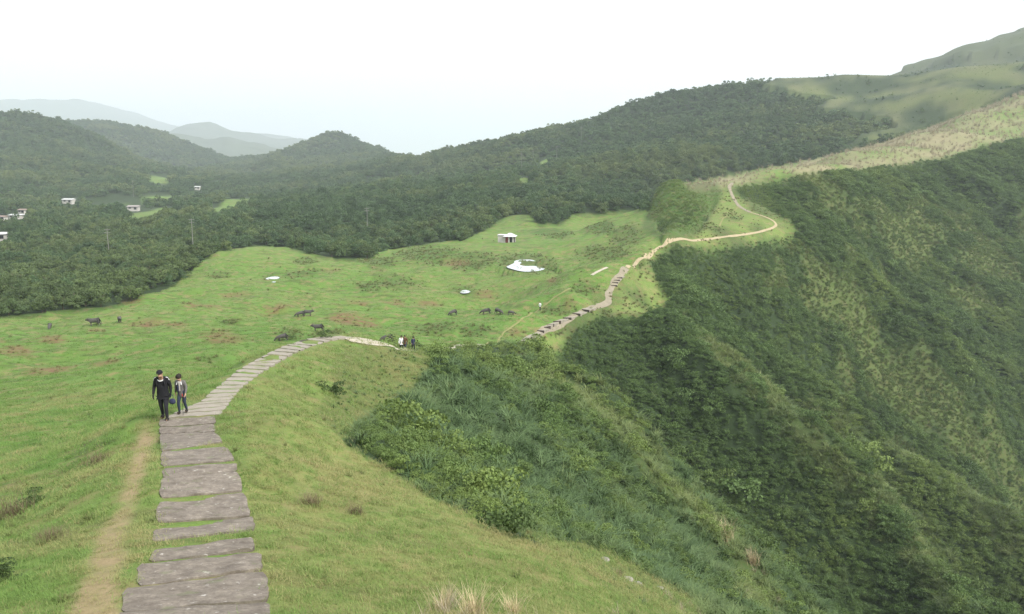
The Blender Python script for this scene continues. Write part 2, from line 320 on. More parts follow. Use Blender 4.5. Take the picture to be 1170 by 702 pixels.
def carve(poly, fn, rmin, rmax, grow=1.0):
    """settle the land under a slab or a pond"""
    cx = sum(p[0] for p in poly) / len(poly); cy = sum(p[1] for p in poly) / len(poly)
    big = [(cx + (x - cx) * grow, cy + (y - cy) * grow) for x, y in poly]
    m = inpoly(PX, PY, big) & (RR > rmin) & (RR < rmax); Z[m] = fn(X0[m], Y0[m], Z[m])
def plane_of(P4):
    A_ = np.array([[p[0], p[1], 1] for p in P4]); b_ = np.array([p[2] for p in P4]); return np.linalg.lstsq(A_, b_, rcond=None)[0]
for o_, lb in PONDS:
    zz = [hit(*p, 60, 500).z for p in o_]; lv = sum(zz) / len(zz)
    carve(o_, lambda x, y, z: np.minimum(z, lv - .05) * .3 + .7 * (lv - .05), 60, 500, 1.9); carve(o_, lambda x, y, z: np.minimum(z, lv - .12), 60, 500, 1.15)
def grow(q, k):
    (a, b), (c_, d_), (e_, f_), (g_, h_) = q; return [(a, b - (h_ - b) * k), (c_, d_ - (f_ - d_) * k), (e_, f_ + (f_ - d_) * k), (g_, h_ + (h_ - b) * k)]
STEPQ = [grow(q, .05) for q in STEPQ]
STEP3 = []
for q in STEPQ:
    P4 = [hit(*p, 3, 60) for p in q]; a_ = plane_of(P4); STEP3.append(P4)
    carve(q, lambda x, y, z: np.minimum(z, a_[0] * x + a_[1] * y + a_[2] - .01), 3, 60, 1.06)
# ------------------------------------------------------------------ cover masks carried by the land
def spots(lst):
    m = np.zeros(PX.shape)
    for (x, y, rx, ry, *tl) in lst:
        k = tl[0] if tl else 0
        dx = (PX + jx * .7 - x) / rx; dy = (PY + jy * .3 - y - k * (PX - x)) / ry
        m = np.maximum(m, np.clip(1.35 - (dx * dx + dy * dy), 0, 1))
    return m * ((RR > 60) & (RR < 420))
RED = spots([(257, 385, 30, 6), (172, 371, 24, 4.5), (56, 419, 32, 5, -.12), (14, 403, 26, 6), (555, 338, 15, 3), (398, 369, 26, 4), (420, 372, 16, 4), (320, 355, 24, 2.5, -.12), (630, 322, 9, 3),
             (200, 376, 14, 3), (410, 347, 16, 3), (60, 392, 20, 3), (110, 381, 12, 2), (380, 313, 12, 2), (450, 350, 14, 3), (490, 350, 18, 3), (150, 345, 14, 2), (650, 345, 8, 3), (590, 383, 14, 6), (520, 300, 18, 3),
             (120, 412, 20, 3, -.1), (270, 340, 20, 2.5), (230, 352, 22, 2.5), (430, 312, 14, 2.5)])
TUSS = spots([(498, 377, 26, 8), (330, 382, 16, 5), (372, 384, 22, 4), (455, 325, 30, 7), (490, 292, 40, 10), (345, 315, 26, 3.5, -.1), (600, 303, 36, 11), (690, 290, 30, 10), (640, 350, 20, 8), (670, 330, 16, 8), (530, 333, 14, 5),
              (420, 330, 18, 5), (265, 372, 12, 4), (540, 300, 30, 10), (715, 270, 22, 10), (690, 262, 20, 8), (240, 408, 20, 4), (545, 380, 20, 6), (430, 300, 24, 6), (350, 300, 16, 4), (250, 318, 16, 3), (310, 318, 10, 3), (630, 266, 26, 4), (600, 250, 20, 2),
              (360, 470, 10, 5)])
n1 = fbm(X0 / 25, Y0 / 25, 61, 4)
TRAIL = soft(inpoly(PX + fbm(X0 * 1.5, Y0 * 1.5, 71, 3) * np.clip(260 / RR, 1, 24), PY, [(62, 720), (145, 720), (134, 660), (150, 600), (165, 550), (176, 505), (172, 484), (162, 484), (153, 510), (145, 550), (120, 610), (94, 660)])) * (RR < 45)
# a thin worn margin on the near shoulder
DRY = np.clip(soft(inK) * .5 + soft(inF) * (np.clip(n1 * 1.2 + .12, 0, 1) * .6 + .35 * sstep(.1, .5, fbm(X0 / 5, Y0 / 5, 65, 3))) * (1 - .5 * sstep(60, 150, RR)) + soft(inF & (PX > 280) & (RR < 75) & (PY > 380)) * .45 + soft(inM) * .9 + soft(inL) * .6, 0, 1)
TAN = soft(inT) * np.clip(.62 + fbm(X0 / 20, Y0 / 9, 66, 4) * 1.7, 0, 1)
TAN = np.maximum(TAN, soft(inM) * np.clip(fbm(X0 / 40, Y0 / 40, 67, 3) * 1.2 + .2, 0, .5)); TAN = np.maximum(TAN, soft(moor) * .5)
DARK = np.clip(soft(brush & ~inL) + soft(forest) + soft(moor) * .75, 0, 1) + soft(inL) * np.where(inLn, .75, .55)
DARK = np.where(inX, .35, np.where(mound, .5, DARK)); DRY = np.where(inX, .8, DRY); DARK = np.maximum(DARK, TUSS * .4); DARK = np.maximum(DARK, soft(inK) * np.clip(fbm(X0 / 7, Y0 / 7, 77, 3) * 1.6 + .15, 0, .6)); DARK = np.clip(np.maximum(DARK, soft(inM) * np.clip(fbm(X0 / 35, Y0 / 35, 69, 4) * 1.8 + fbm(X0 / 9, Y0 / 9, 68, 2) * .6 + .72, .5, 1)), 0, 1)
def blur(M, k=1):
    for _ in range(k):
        M = (M + np.roll(M, 1, 0) + np.roll(M, -1, 0)) / 3; M = (M + np.roll(M, 1, 1) + np.roll(M, -1, 1)) / 3
    return M
# ------------------------------------------------------------------ the land: one sheet, all the way round
EXT = 40
ex = np.linspace(AZM, 2 * math.pi - AZM, EXT + 2)[1:-1]
def ext_z(a):
    side = np.where(a < math.pi, a, a - 2 * math.pi)
    w = sstep(.8, 1.7, np.abs(side))[:, None]
    edge = np.where((side > 0)[:, None], Z[-1][None], Z[0][None])
    back = (-1.6 - 34 * (1 - np.exp(-rr / 70)) - 100 * sstep(300, 4000, rr))[None]
    return edge * (1 - w) + back * w
allaz = np.concatenate([az_in, ex]); ZZ = np.concatenate([Z, ext_z(ex)], 0); M_ = len(allaz)
V = np.stack([np.sin(allaz)[:, None] * rr, np.cos(allaz)[:, None] * rr, ZZ], -1).reshape(-1, 3)
i, j = np.meshgrid(np.arange(M_), np.arange(NR - 1), indexing='ij'); i2 = (i + 1) % M_
Q = np.stack([(i * NR + j).ravel(), (i * NR + j + 1).ravel(), (i2 * NR + j + 1).ravel(), (i2 * NR + j).ravel()], -1)
me = np_mesh('terrain', V, Q, True)
def padded(A, edge=0.0):
    return np.concatenate([blur(A, 1), np.full((EXT, NR), edge)], 0)
TRAIL = blur(TRAIL, 5)
for nm, A in (('dry', DRY), ('dark', DARK), ('trail', TRAIL), ('red', RED), ('tan', TAN)): fattr(me, nm, padded(A))
T = NT('hill ground')
ns, nm_, nl = T.noise(9, 6, .7), T.noise(.9, 5, .6), T.noise(.06, 5, .6)
grass = T.mix(nm_, (.088, .172, .028), (.142, .236, .045)); grass = T.mix(T.ramp(nl, [(.40, 0), (.62, .8)]), grass, (.095, .205, .031))
grass = T.mix(T.ramp(ns, [(.35, 0), (.7, .55)]), grass, (.06, .10, .022))
terr = T.noise(.55, 4, .6, stretch=(.25, 1, 2.2)); grass = T.mix(T.ramp(terr, [(.50, 0), (.62, .75)]), grass, (.070, .092, .026))
dry = T.mix(nm_, (.15, .175, .05), (.26, .225, .095))
darkc = T.mix(T.noise(.25, 6, .7), (.013, .026, .009), (.036, .060, .019))  # scrub floor: litter tone with the shade of the plants painted in
trail = T.mix(ns, (.17, .135, .068), (.37, .285, .16)); red = T.mix(nm_, (.115, .075, .035), (.19, .115, .058)); tan = T.mix(T.noise(.4, 6, .7), (.15, .145, .070), (.30, .26, .16))
c = grass = T.mix(T.ramp(T.noise(.55, 5, .65), [(.50, 0), (.64, .75)]), grass, (.21, .165, .078))
c = T.mix(T.math('MULTIPLY', T.attr('dry'), T.ramp(T.noise(1.7, 5, .65), [(.33, .15), (.62, 1)])), grass, dry)
c = T.mix(T.attr('tan'), c, tan); c = T.mix(T.attr('dark'), c, darkc); c = T.mix(T.math('MULTIPLY', T.attr('red'), T.ramp(T.noise(.8, 4, .6), [(.35, .1), (.55, 1)])), c, red); c = T.mix(T.math('MULTIPLY', T.attr('trail'), T.ramp(nm_, [(.3, .45), (.55, 1)])), c, trail)
T.base(c); T.bump(T.noise(3.5, 6, .7), .7, .12)
tag(link('terrain', me, T.m), 'grassy hillside with a ridge, pasture and ravine below', 'terrain', kind='structure')

# ------------------------------------------------------------------ distant blue ranges, each a ridge with two flanks
def mountain(name, sky, dist, depth, label, seed, base=-170):
    px = np.linspace(sky[0][0], sky[-1][0], 130); py = np.interp(px, [a for a, b in sky], [b for a, b in sky])
    az, tn = ray(px, py); d = np.linspace(-1, 1, 60)
    r = dist + d[None] * depth + fbm(az[:, None] * 12 + 0 * d, d[None] * 2 + 0 * az[:, None], seed, 3) * depth * .2
    top = tn[:, None] * dist; x, y = np.sin(az)[:, None] * r, np.cos(az)[:, None] * r
    rg = 1 - np.abs(fbm(x / depth * 2.2, y / depth * 2.2, seed + 3, 5)) * 1.6
    prof = np.clip(1 - np.abs(d[None]) ** 1.25, 0, 1)
    z = base + (top - base) * prof * (.86 + .14 * rg) 
    Vv = np.stack([x, y, z], -1).reshape(-1, 3); a, b = np.meshgrid(np.arange(129), np.arange(59), indexing='ij'); q = (a * 60 + b).ravel()
    m = np_mesh(name, Vv, np.stack([q, q + 1, q + 61, q + 60], -1), True)
    tag(link(name, m, MOUNT), label, 'mountains', kind='structure')
t = NT('far woods'); t.base(t.mix(t.noise(.004, 6, .65), (.03, .05, .025), (.09, .11, .06))); MOUNT = t.m
mountain('distant_hills', [(170, 178), (190, 150), (215, 141), (240, 138), (262, 147), (290, 151), (318, 156), (345, 158), (380, 163), (420, 172), (440, 178)], 6200, 1300, 'pale blue hills beyond the forested valley', 5)
mountain('distant_hills', [(60, 172), (110, 158), (150, 151), (175, 146), (200, 150), (235, 158), (262, 154), (300, 160), (322, 166), (350, 165), (400, 178)], 4300, 700, 'bluish low hills just behind the valley', 25)
mountain('distant_hills', [(150, 160), (200, 148), (240, 146), (285, 150), (330, 154), (375, 163), (420, 170), (445, 178)], 8200, 1500, 'very pale hills along the hazy coast', 35)
mountain('distant_hills', [(-260, 120), (-120, 100), (0, 108), (40, 107), (80, 110), (120, 118), (150, 126), (178, 136), (215, 148), (250, 165), (270, 178)], 10000, 2200, 'faint blue mountain range fading into the haze', 15)

# ------------------------------------------------------------------ leaves, blades, crowns
def leafquads(P, N, size, rg, elong=1.5):
    """small leaf quads at P, normals scattered round N"""
    n = len(P); N = N + rg.normal(0, .55, (n, 3)); N /= np.linalg.norm(N, axis=1)[:, None]
    a = np.cross(N, rg.normal(0, 1, (n, 3))); a /= np.linalg.norm(a, axis=1)[:, None] + 1e-9; b = np.cross(N, a)
    s = size * rg.uniform(.6, 1.3, (n, 1)); a = a * s * elong; b = b * s
    Vv = np.stack([P - a, P - b * .8, P + a, P + b * .8], 1).reshape(-1, 3)
    return Vv, np.arange(n * 4).reshape(-1, 4)
def crown_mesh(name, rg, lobes, leaves, leaf, w=1.0, h=1.0, low=.25):
    """uneven crown of leaf clumps: unit wide, foot at z=0"""
    Vs, Qs, k = [], [], 0
    for i in range(lobes):
        a = rg.uniform(0, 6.28); d = rg.uniform(0, .34) ** .8; c = np.array([math.cos(a) * d * w, math.sin(a) * d * w, (low + (1 - low) * rg.uniform(.15, .78)) * h])
        c[2] -= d * d * .6 * h
        rad = np.array([rg.uniform(.17, .27) * w, rg.uniform(.17, .27) * w, rg.uniform(.13, .22) * h])
        m = leaves // lobes; D = rg.normal(0, 1, (m, 3)); D /= np.linalg.norm(D, axis=1)[:, None]
        D[:, 2] = np.where(D[:, 2] < -.2, -D[:, 2], D[:, 2])
        P = c + D * rad * rg.uniform(.72, 1.08, (m, 1)); v, q = leafquads(P, D, leaf, rg, 1.15)
        Vs.append(v); Qs.append(q + k); k += len(v)
    return np_mesh(name, np.concatenate(Vs), np.concatenate(Qs))
def blade_mesh(name, rg, nb, length, width, spread, arch, seg=3, upright=.5):
    Vs, Qs, k = [], [], 0
    for i in range(nb):
        a = rg.uniform(0, 6.28); d = np.array([math.cos(a), math.sin(a), 0]); side = np.array([-d[1], d[0], 0]); p = np.array([rg.normal(0, spread), rg.normal(0, spread), -.03 * length])
        L = length * rg.uniform(.55, 1.15); out = rg.uniform(.1, 1) * (1 - upright); w = width * rg.uniform(.7, 1.3); bend = arch * rg.uniform(.5, 1.3)
        for s in range(seg + 1):
            t_ = s / seg; q = p + d * (out * t_ + bend * t_ * t_) * L + np.array([0, 0, L * (t_ - .42 * bend * t_ * t_ * t_ * 1.3)])
            ww = w * (1 - t_ * .92); Vs += [q - side * ww, q + side * ww]
        for s in range(seg): b = k + s * 2; Qs.append((b, b + 1, b + 3, b + 2))
        k += (seg + 1) * 2
    return np_mesh(name, np.array(Vs), np.array(Qs))
def leaf_mat(name, c0, c1, c2, trans=.25, instanced=True):
    """c0..c1 by the plant's own random value, tint shifts it to c2 (dry / young growth, painted crest light)"""
    t = NT(name)
    rnd = t.n('ShaderNodeObjectInfo').outputs['Random']
    col = t.mix(t.ramp(rnd, [(0, 0), (1, 1)]), tuple(x * .8 for x in c0), tuple(x * 1.15 for x in c1))
    if instanced: col = t.mix(t.attr('tint', 'INSTANCER'), col, c2)
    col = t.mix(t.ramp(t.noise(2.2, 3, .6), [(.3, 0), (.7, .5)]), col, tuple(x * 1.5 for x in c1))
    t.base(col); t.p.inputs['Roughness'].default_value = .6
    tr = t.n('ShaderNodeBsdfTranslucent'); t.l(col, tr.inputs[0]); mx = t.n('ShaderNodeMixShader'); mx.inputs[0].default_value = trans
    t.l(t.p.outputs[0], mx.inputs[1]); t.l(tr.outputs[0], mx.inputs[2]); t.l(mx.outputs[0], t.t.nodes['Material Output'].inputs['Surface'])
    return t.m
M_TREE = leaf_mat('tree leaves', (.028, .059, .025), (.068, .114, .046), (.14, .17, .06))
M_SHRUB = leaf_mat('shrub leaves', (.046, .086, .028), (.098, .155, .048), (.17, .225, .06))
M_SILVER = leaf_mat('silver grass blades', (.045, .088, .034), (.105, .160, .066), (.20, .23, .08))
M_GRASS = leaf_mat('short grass blades', (.078, .160, .030), (.140, .235, .056), (.34, .275, .14), .35)
M_TUSS = leaf_mat('tussock blades', (.075, .11, .032), (.13, .165, .055), (.20, .15, .075), .2)
M_PLUME = leaf_mat('grass plumes', (.17, .155, .085), (.28, .24, .16), (.36, .31, .23), .2)
M_BARK = plain('bark', (.10, .08, .06), .9, .4, 5)

def source(coll, name, meshes, mat):
    c = bpy.data.collections.new(coll)
    for m in meshes:
        o = bpy.data.objects.new(name, m); m.materials.append(mat); c.objects.link(o)
    return c
g = np.random.default_rng
C_TREE = source('tree kinds', 'tree_kind', [crown_mesh('crown', g(10 + k), 11, 900, .036, 1, .85 + .08 * k, .05) for k in range(5)], M_TREE)
C_FAR = source('far tree kinds', 'tree_kind', [crown_mesh('crown', g(30 + k), 8, 330, .06, 1, .75 + .08 * k, .0) for k in range(4)], M_TREE)
C_SHRUB = source('shrub kinds', 'shrub_kind', [crown_mesh('bush', g(50 + k), 9, 860, .030, 1.1, .8, -.1) for k in range(5)], M_SHRUB)
C_SILVER = source('silver grass kinds', 'tuft_kind', [blade_mesh('tuft', g(70 + k), 40, .95, .033, .13, .7, 4) for k in range(4)], M_SILVER)
C_GRASS = source('grass kinds', 'tuft_kind', [blade_mesh('tuft', g(80 + k), 46, .085, .0045, .11, .6, 2, .3) for k in range(5)], M_GRASS)
C_TUSS = source('tussock kinds', 'tuft_kind', [blade_mesh('tuft', g(90 + k), 60, .42, .010, .10, .45, 3, .45) for k in range(4)], M_TUSS)
C_PLUME = source('plume kinds', 'tuft_kind', [blade_mesh('tuft', g(95 + k), 36, 1.0, .016, .12, .35, 3, .6) for k in range(3)], M_PLUME)

def gn_tree():
    ng = bpy.data.node_groups.new('scatter on points', 'GeometryNodeTree')
    ng.interface.new_socket('Geometry', in_out='INPUT', socket_type='NodeSocketGeometry'); ng.interface.new_socket('Kinds', in_out='INPUT', socket_type='NodeSocketCollection')
    ng.interface.new_socket('Geometry', in_out='OUTPUT', socket_type='NodeSocketGeometry')
    N = ng.nodes.new; L = ng.links.new
    gi, go, ci, ip = N('NodeGroupInput'), N('NodeGroupOutput'), N('GeometryNodeCollectionInfo'), N('GeometryNodeInstanceOnPoints')
    ci.inputs['Separate Children'].default_value = True; ci.inputs['Reset Children'].default_value = True; ip.inputs['Pick Instance'].default_value = True
    def A(n, dt):
        x = N('GeometryNodeInputNamedAttribute'); x.data_type = dt; x.inputs['Name'].default_value = n; return x.outputs['Attribute']
    L(gi.outputs['Geometry'], ip.inputs['Points']); L(gi.outputs['Kinds'], ci.inputs['Collection']); L(ci.outputs[0], ip.inputs['Instance'])
    e2r = N('FunctionNodeEulerToRotation'); L(A('rot', 'FLOAT_VECTOR'), e2r.inputs[0]); L(e2r.outputs[0], ip.inputs['Rotation'])
    L(A('size', 'FLOAT_VECTOR'), ip.inputs['Scale']); L(A('pick', 'INT'), ip.inputs['Instance Index']); L(ip.outputs[0], go.inputs[0])
    return ng
GN = gn_tree()
def scatter(name, P, size, tint, kinds, label, cat, tilt=.12, flat=None, kind='stuff'):
    n = len(P); me = bpy.data.meshes.new(name); me.vertices.add(n); me.vertices.foreach_set('co', np.asarray(P, np.float32).ravel())
    rot = np.stack([rng.normal(0, tilt, n), rng.normal(0, tilt, n), rng.uniform(0, 6.283, n)], -1)
    sz = np.repeat(np.asarray(size)[:, None], 3, 1) * (1 + rng.normal(0, .12, (n, 3)))
    a = me.attributes.new('rot', 'FLOAT_VECTOR', 'POINT'); a.data.foreach_set('vector', rot.astype(np.float32).ravel())
    a = me.attributes.new('size', 'FLOAT_VECTOR', 'POINT'); a.data.foreach_set('vector', sz.astype(np.float32).ravel())
    fattr(me, 'tint', tint); a = me.attributes.new('pick', 'INT', 'POINT'); a.data.foreach_set('value', rng.integers(0, 60, n).astype(np.int32))
    o = bpy.data.objects.new(name, me); COL.objects.link(o); md = o.modifiers.new('scatter', 'NODES'); md.node_group = GN
    md[[i.identifier for i in GN.interface.items_tree if i.name == 'Kinds'][0]] = kinds
    print(name, n)
    return tag(o, label, cat, kind=kind)
dA = (az_in[1] - az_in[0]) * (lr[1] - lr[0]) * RR ** 2
VIEW = (np.abs(AZ) < .70)
def sample(dens):
    """random points of the land with the given density per square metre"""
    ex_ = dens * dA * VIEW; k = rng.poisson(ex_); ii, jj = np.nonzero(k); rep = k[ii, jj]; ii = np.repeat(ii, rep); jj = np.repeat(jj, rep)
    fa = np.clip(ii + rng.uniform(-.5, .5, len(ii)), 0, NA - 1); fl = np.clip(jj + rng.uniform(-.5, .5, len(jj)), 0, NR - 1)
    az = -AZM + fa / (NA - 1) * 2 * AZM; r = np.exp(lr[0] + fl / (NR - 1) * (lr[-1] - lr[0]))
    return wpos(az, r), r, ii, jj
onstep = np.zeros(PX.shape, bool)
for q in STEPQ: onstep |= inpoly(PX, PY, q) & (RR < 40)
ln = np.array(LINES)
onstep |= inpoly(PX, PY, [(a[0], a[1]) for a in LINES] + [(a[2], a[3]) for a in LINES[::-1]]) & (RR < 95)
offs = ~onstep
for o_, lb in PONDS: offs &= ~(inpoly(PX, PY, o_) & (RR > 100))
for ax in (0, 1):
    for sh in (-1, 1): offs &= ~np.roll(onstep, sh, ax)
for sh in (-4, -3, -2, 2, 3, 4): offs &= ~(np.roll(onstep, sh, 1) & (RR > 40))
# ------------------------------------------------------------------ short grass near the viewer
d = 46 * (12 / np.clip(RR, 8, None)) ** 1.45
dens = np.where((inF | inX | (RR < 12)) & offs & (RR > 4) & (RR < 270), np.clip(d, .55, 46), 0) * np.where(TRAIL > .4, .7, 1) * (1 - .8 * RED)
P, r, ii, jj = sample(dens)
worn = np.clip(fbm(P[:, 0] / 2.2, P[:, 1] / 2.2, 83, 3) * 2.6 - .2, 0, 1)
tint = np.clip(worn * .75 + DRY[ii, jj] * .65 * rng.uniform(0, 1.5, len(r)) + TRAIL[ii, jj] * .8 + (rng.random(len(r)) < .10) * .6, 0, 1) * np.where(r > 85, .2, 1)
size = rng.uniform(.75, 1.3, len(r)) * np.clip(r / 12, .9, 6) ** .55 * .8 * np.where(TRAIL[ii, jj] > .4, .6, 1)
scatter('grass', P, size, tint, C_GRASS, 'short grazed grass on the near hillside', 'grass', .2)
# coarse tussocks over the pasture and on the near slopes
pn = fbm(X0 / 6, Y0 / 6, 81, 3)
near_rough = inpoly(PX, PY, [(-100, 560), (60, 520), (110, 560), (120, 640), (60, 700), (-200, 740)]) | inpoly(PX, PY, [(300, 410), (380, 398), (470, 400), (420, 470), (400, 510), (340, 470)])
dens = np.where(inF & offs & (RR > 55) & (RR < 330), (.002 + 1.0 * TUSS + .25 * RED + .10 * np.clip(pn - .25, 0, 1)) * np.clip(150 / RR, .5, 2.0), 0) + np.where((inF | inX) & offs & (RR < 95) & (RR > 10) & (TRAIL < .1), .10 + 2.2 * (near_rough | inX) * np.clip(pn + .15, 0, 1), 0) \
     + np.where(inK & (RR > 120), .9 * np.clip(pn + .25, 0, 1), 0) + np.where(inL & ~inLn, 4.5, 0) * np.clip(100 / RR, .25, 1.5)
P, r, ii, jj = sample(dens)
tint = np.clip(RED[ii, jj] * .8 + rng.uniform(0, .45, len(r)) + (rng.random(len(r)) < .12) * .4 + inK[ii, jj] * .15, 0, 1) * np.where(inL[ii, jj], .4, 1)
scatter('tussock_grass', P, rng.uniform(.5, 1.1, len(r)) * np.clip(r / 100, .5, 1.6) * np.where(inL[ii, jj], 1.6, 1), tint, C_TUSS, 'coarse tussocks of rough grass over the pasture and banks', 'grass', .15)
# tan grasses along the far crest
P, r, ii, jj = sample(np.where(inT & (RR > 270), .10, 0) * np.clip(450 / RR, .3, 2))
scatter('plume_grass', P, rng.uniform(.8, 1.6, len(r)) * np.clip(r / 330, 1, 2.4), rng.uniform(0, 1, len(r)), C_PLUME, 'tan flowering grass along the far ridge crest', 'grass', .2)
STRAW = [(480, 690), (560, 672), (640, 655), (720, 672), (790, 690), (920, 780), (470, 780)]; STRAW2 = [(815, 600), (850, 610), (905, 690), (930, 740), (860, 740), (830, 660)]
pz = np.clip(fbm(X0 / 3, Y0 / 3, 84, 3) * 2.5 + .2, 0, 1)
P, r, ii, jj = sample(np.where(inpoly(QX, QY, STRAW) & (RR < 45), 1.6, 0) * pz + np.where(inpoly(QX, QY, STRAW2) & (RR > 40) & (RR < 110), .35, 0) * pz)
scatter('straw_grass', P, np.where(r < 45, .32, .8) * rng.uniform(.6, 1.3, len(r)), rng.uniform(0, 1, len(r)), C_PLUME, 'pale straw grass fringing the lower edge of the near slope', 'grass', .25)
# ------------------------------------------------------------------ ravine slopes: shrubs and silver grass
PTH = [(588, 398), (600, 391), (616, 382), (633, 373), (652, 364), (670, 355.5), (685, 350), (697, 345), (694, 339), (700, 326), (708, 316), (716, 306), (726, 300.5), (736, 295.5), (745, 289.5), (752, 283), (762, 277), (775, 274), (800, 274.5), (821, 272), (838, 270), (853, 268), (868, 265.5), (881, 262), (888, 257.5), (884, 253), (876, 249), (864, 245), (857, 243), (845, 236.5), (840, 230), (835.5, 221), (833, 214)]
PD = np.full(PX.shape, 99.0)
for (x1, y1), (x2, y2) in zip(PTH[:-1], PTH[1:]):
    t_ = np.clip(((PX - x1) * (x2 - x1) + (PY - y1) * (y2 - y1)) / ((x2 - x1) ** 2 + (y2 - y1) ** 2), 0, 1); PD = np.minimum(PD, np.hypot(PX - x1 - t_ * (x2 - x1), (PY - y1 - t_ * (y2 - y1)) * 1.4))
clear = (RR > 110) & (PD < 9) & (RR < 370)
BSH = blur((brush & ~inX).astype(float), 26); BSZ = np.clip(BSH * 1.7 - .7, .25, 1)
dd = (3.2 + 2.6 * sstep(100, 130, RR)) * (40 / np.clip(RR, 28, None)) ** .62
bn = fbm(X0 / 18, Y0 / 18, 91, 3); light = inL.astype(float)
den = np.where(brush & (RR > 17) & ((RR > 33) | inX | (PX < 640)) & (RR < 780) & (PX > 350), dd, 0) * np.where(clear, .04, 1) * np.where(inX, .22, 1) / BSZ ** .8 * np.where(inpoly(PX, PY, [(485, 388), (562, 388), (575, 402), (565, 416), (488, 418)]) & (RR > 65) & (RR < 150), .10, 1) * (1 - np.where(inLn, .1, .15) * light)
frac = np.clip(.42 + bn * 1.3 + .2 * sstep(90, 40, RR), 0, .9) * (1 - sstep(90, 190, RR)) + .3 * sstep(70, 35, RR); frac = np.clip(np.maximum(frac, inLn * .75), 0, .92)     # share of silver grass
P, r, ii, jj = sample(den * (1 - frac) + inM * .07 * np.clip(.6 + fbm(X0 / 30, Y0 / 30, 88, 3) * 2, .1, 1.5) + moor * .004 + inK * ~clear * (RR > 130) * .35 * np.clip(fbm(X0 / 7, Y0 / 7, 77, 3) * 3 + .1, 0, 1))
tint = np.clip(fbm(P[:, 0] / 11, P[:, 1] / 11, 93, 3) * .9 + fbm(P[:, 0] / 40, P[:, 1] / 40, 97, 2) * .8 + rng.normal(0, .12, len(r)) + .14 + light[ii, jj] * .6 + .25 * (r < 118) + .8 * mound[ii, jj] - .15 * ((r > 125) & (r < 190)) + (rng.random(len(r)) < .04) * .6, 0, 1)
scatter('brush', P, np.exp(rng.normal(.05, .42, len(r))) * np.clip(.62 * (r / 40) ** .42, .5, 1.7) * BSZ[ii, jj] * np.where(inX[ii, jj], .6, 1) * np.where(mound[ii, jj], .42, 1) * np.where(inL[ii, jj] & ~inLn[ii, jj], .52, 1), tint, C_SHRUB, 'dense dark green shrubs covering the ravine slopes', 'brush', .2)
P, r, ii, jj = sample(den * frac * 1.1)
tint = np.clip(fbm(P[:, 0] / 8, P[:, 1] / 8, 94, 3) * .9 + .12 + light[ii, jj] * .6 + (rng.random(len(r)) < .05) * .6, 0, 1)
scatter('silver_grass', P, rng.uniform(.7, 1.35, len(r)) * .80 * np.clip(r / 40, .75, 6) ** .4 * BSZ[ii, jj] ** .6 * np.where(inX[ii, jj], .6, 1), tint, C_SILVER, 'tall silver grass covering the banks of the ravine', 'grass', .25)
# ------------------------------------------------------------------ forest: the nearest trees stand as trees, the rest is one mass
fs = np.clip(4.0 * (RR / 300) ** .24, 3.7, 8)
fd = np.where(forest & (RR > 200) & (RR < 2700), 1.45 / fs ** 2, 0) + np.where(inM, .012, 0) * (fbm(X0 / 35, Y0 / 35, 69, 4) > .3) + np.where(moor, .0008, 0)
P, r, ii, jj = sample(fd)
P[:, 2] -= .2
HOUSES = [(79, 231, 13, 5), (153, 240, 11, 5), (20, 249, 13, 6), (27, 243, 8, 4), (0, 274, 8, 5), (226, 216, 6, 4), (3, 251, 8, 4)]
appx, _y = project(P[:, 0], P[:, 1], P[:, 2]); open_ = np.zeros(len(r), bool)
for f_ in (.05, .35, .65, .9):
    _x, _y = project(P[:, 0], P[:, 1], P[:, 2] + f_ * fs[ii, jj])
    for p_ in FIELD: open_ |= inpoly(_x, _y, p_) | inpoly(_x, _y - 2.5, p_)
    for hx, hy, hw, hh in HOUSES: open_ |= (np.abs(_x - hx) < hw) & (np.abs(_y - hy) < hh)
open_ &= (r > 380)
P, r, ii, jj = P[~open_], r[~open_], ii[~open_], jj[~open_]
ppx, ppy = project(P[:, 0], P[:, 1], P[:, 2])
# seen from the path? (highest tangent so far along each ray)
TG = np.maximum.accumulate(np.where(RR > 3, Z / RR, -9), 1)
vis = (P[:, 2] + 5) / r > TG[ii, jj] - .001
keep = vis | (rng.random(len(r)) < .5)
size = np.clip(np.exp(rng.normal(-.05, .36, len(r))), .4, 1.7) * fs[ii, jj] * np.where(inM[ii, jj] | moor[ii, jj], .45, 1)
tint = np.clip(fbm(P[:, 0] / 60, P[:, 1] / 60, 101, 4) * 1.4 + rng.normal(.12, .3, len(r)), 0, 1)
order = np.argsort(np.where(vis & (ppx > -10) & (ppx < 1180) & (ppx < 770), size / r, 0))[::-1]
NEAR = order[:270]; rest = np.ones(len(r), bool); rest[NEAR] = False; rest &= keep
a = rest & (r < 650); b = rest & (r >= 650)
scatter('forest', P[a], size[a], tint[a], C_TREE, 'dark evergreen woods between the pasture and the valley floor', 'forest', .06)
scatter('forest', P[b], size[b], tint[b], C_FAR, 'dark evergreen woods over the farther hills', 'forest', .06)
kinds = [crown_mesh('crown', g(110 + k), 12, 1300, .032, 1, .8, .2) for k in range(5)]
M_TREE1 = leaf_mat('single tree leaves', (.040, .066, .024), (.090, .128, .044), (.1, .13, .04), .25, False)
for m in kinds: m.materials.append(M_TREE1)
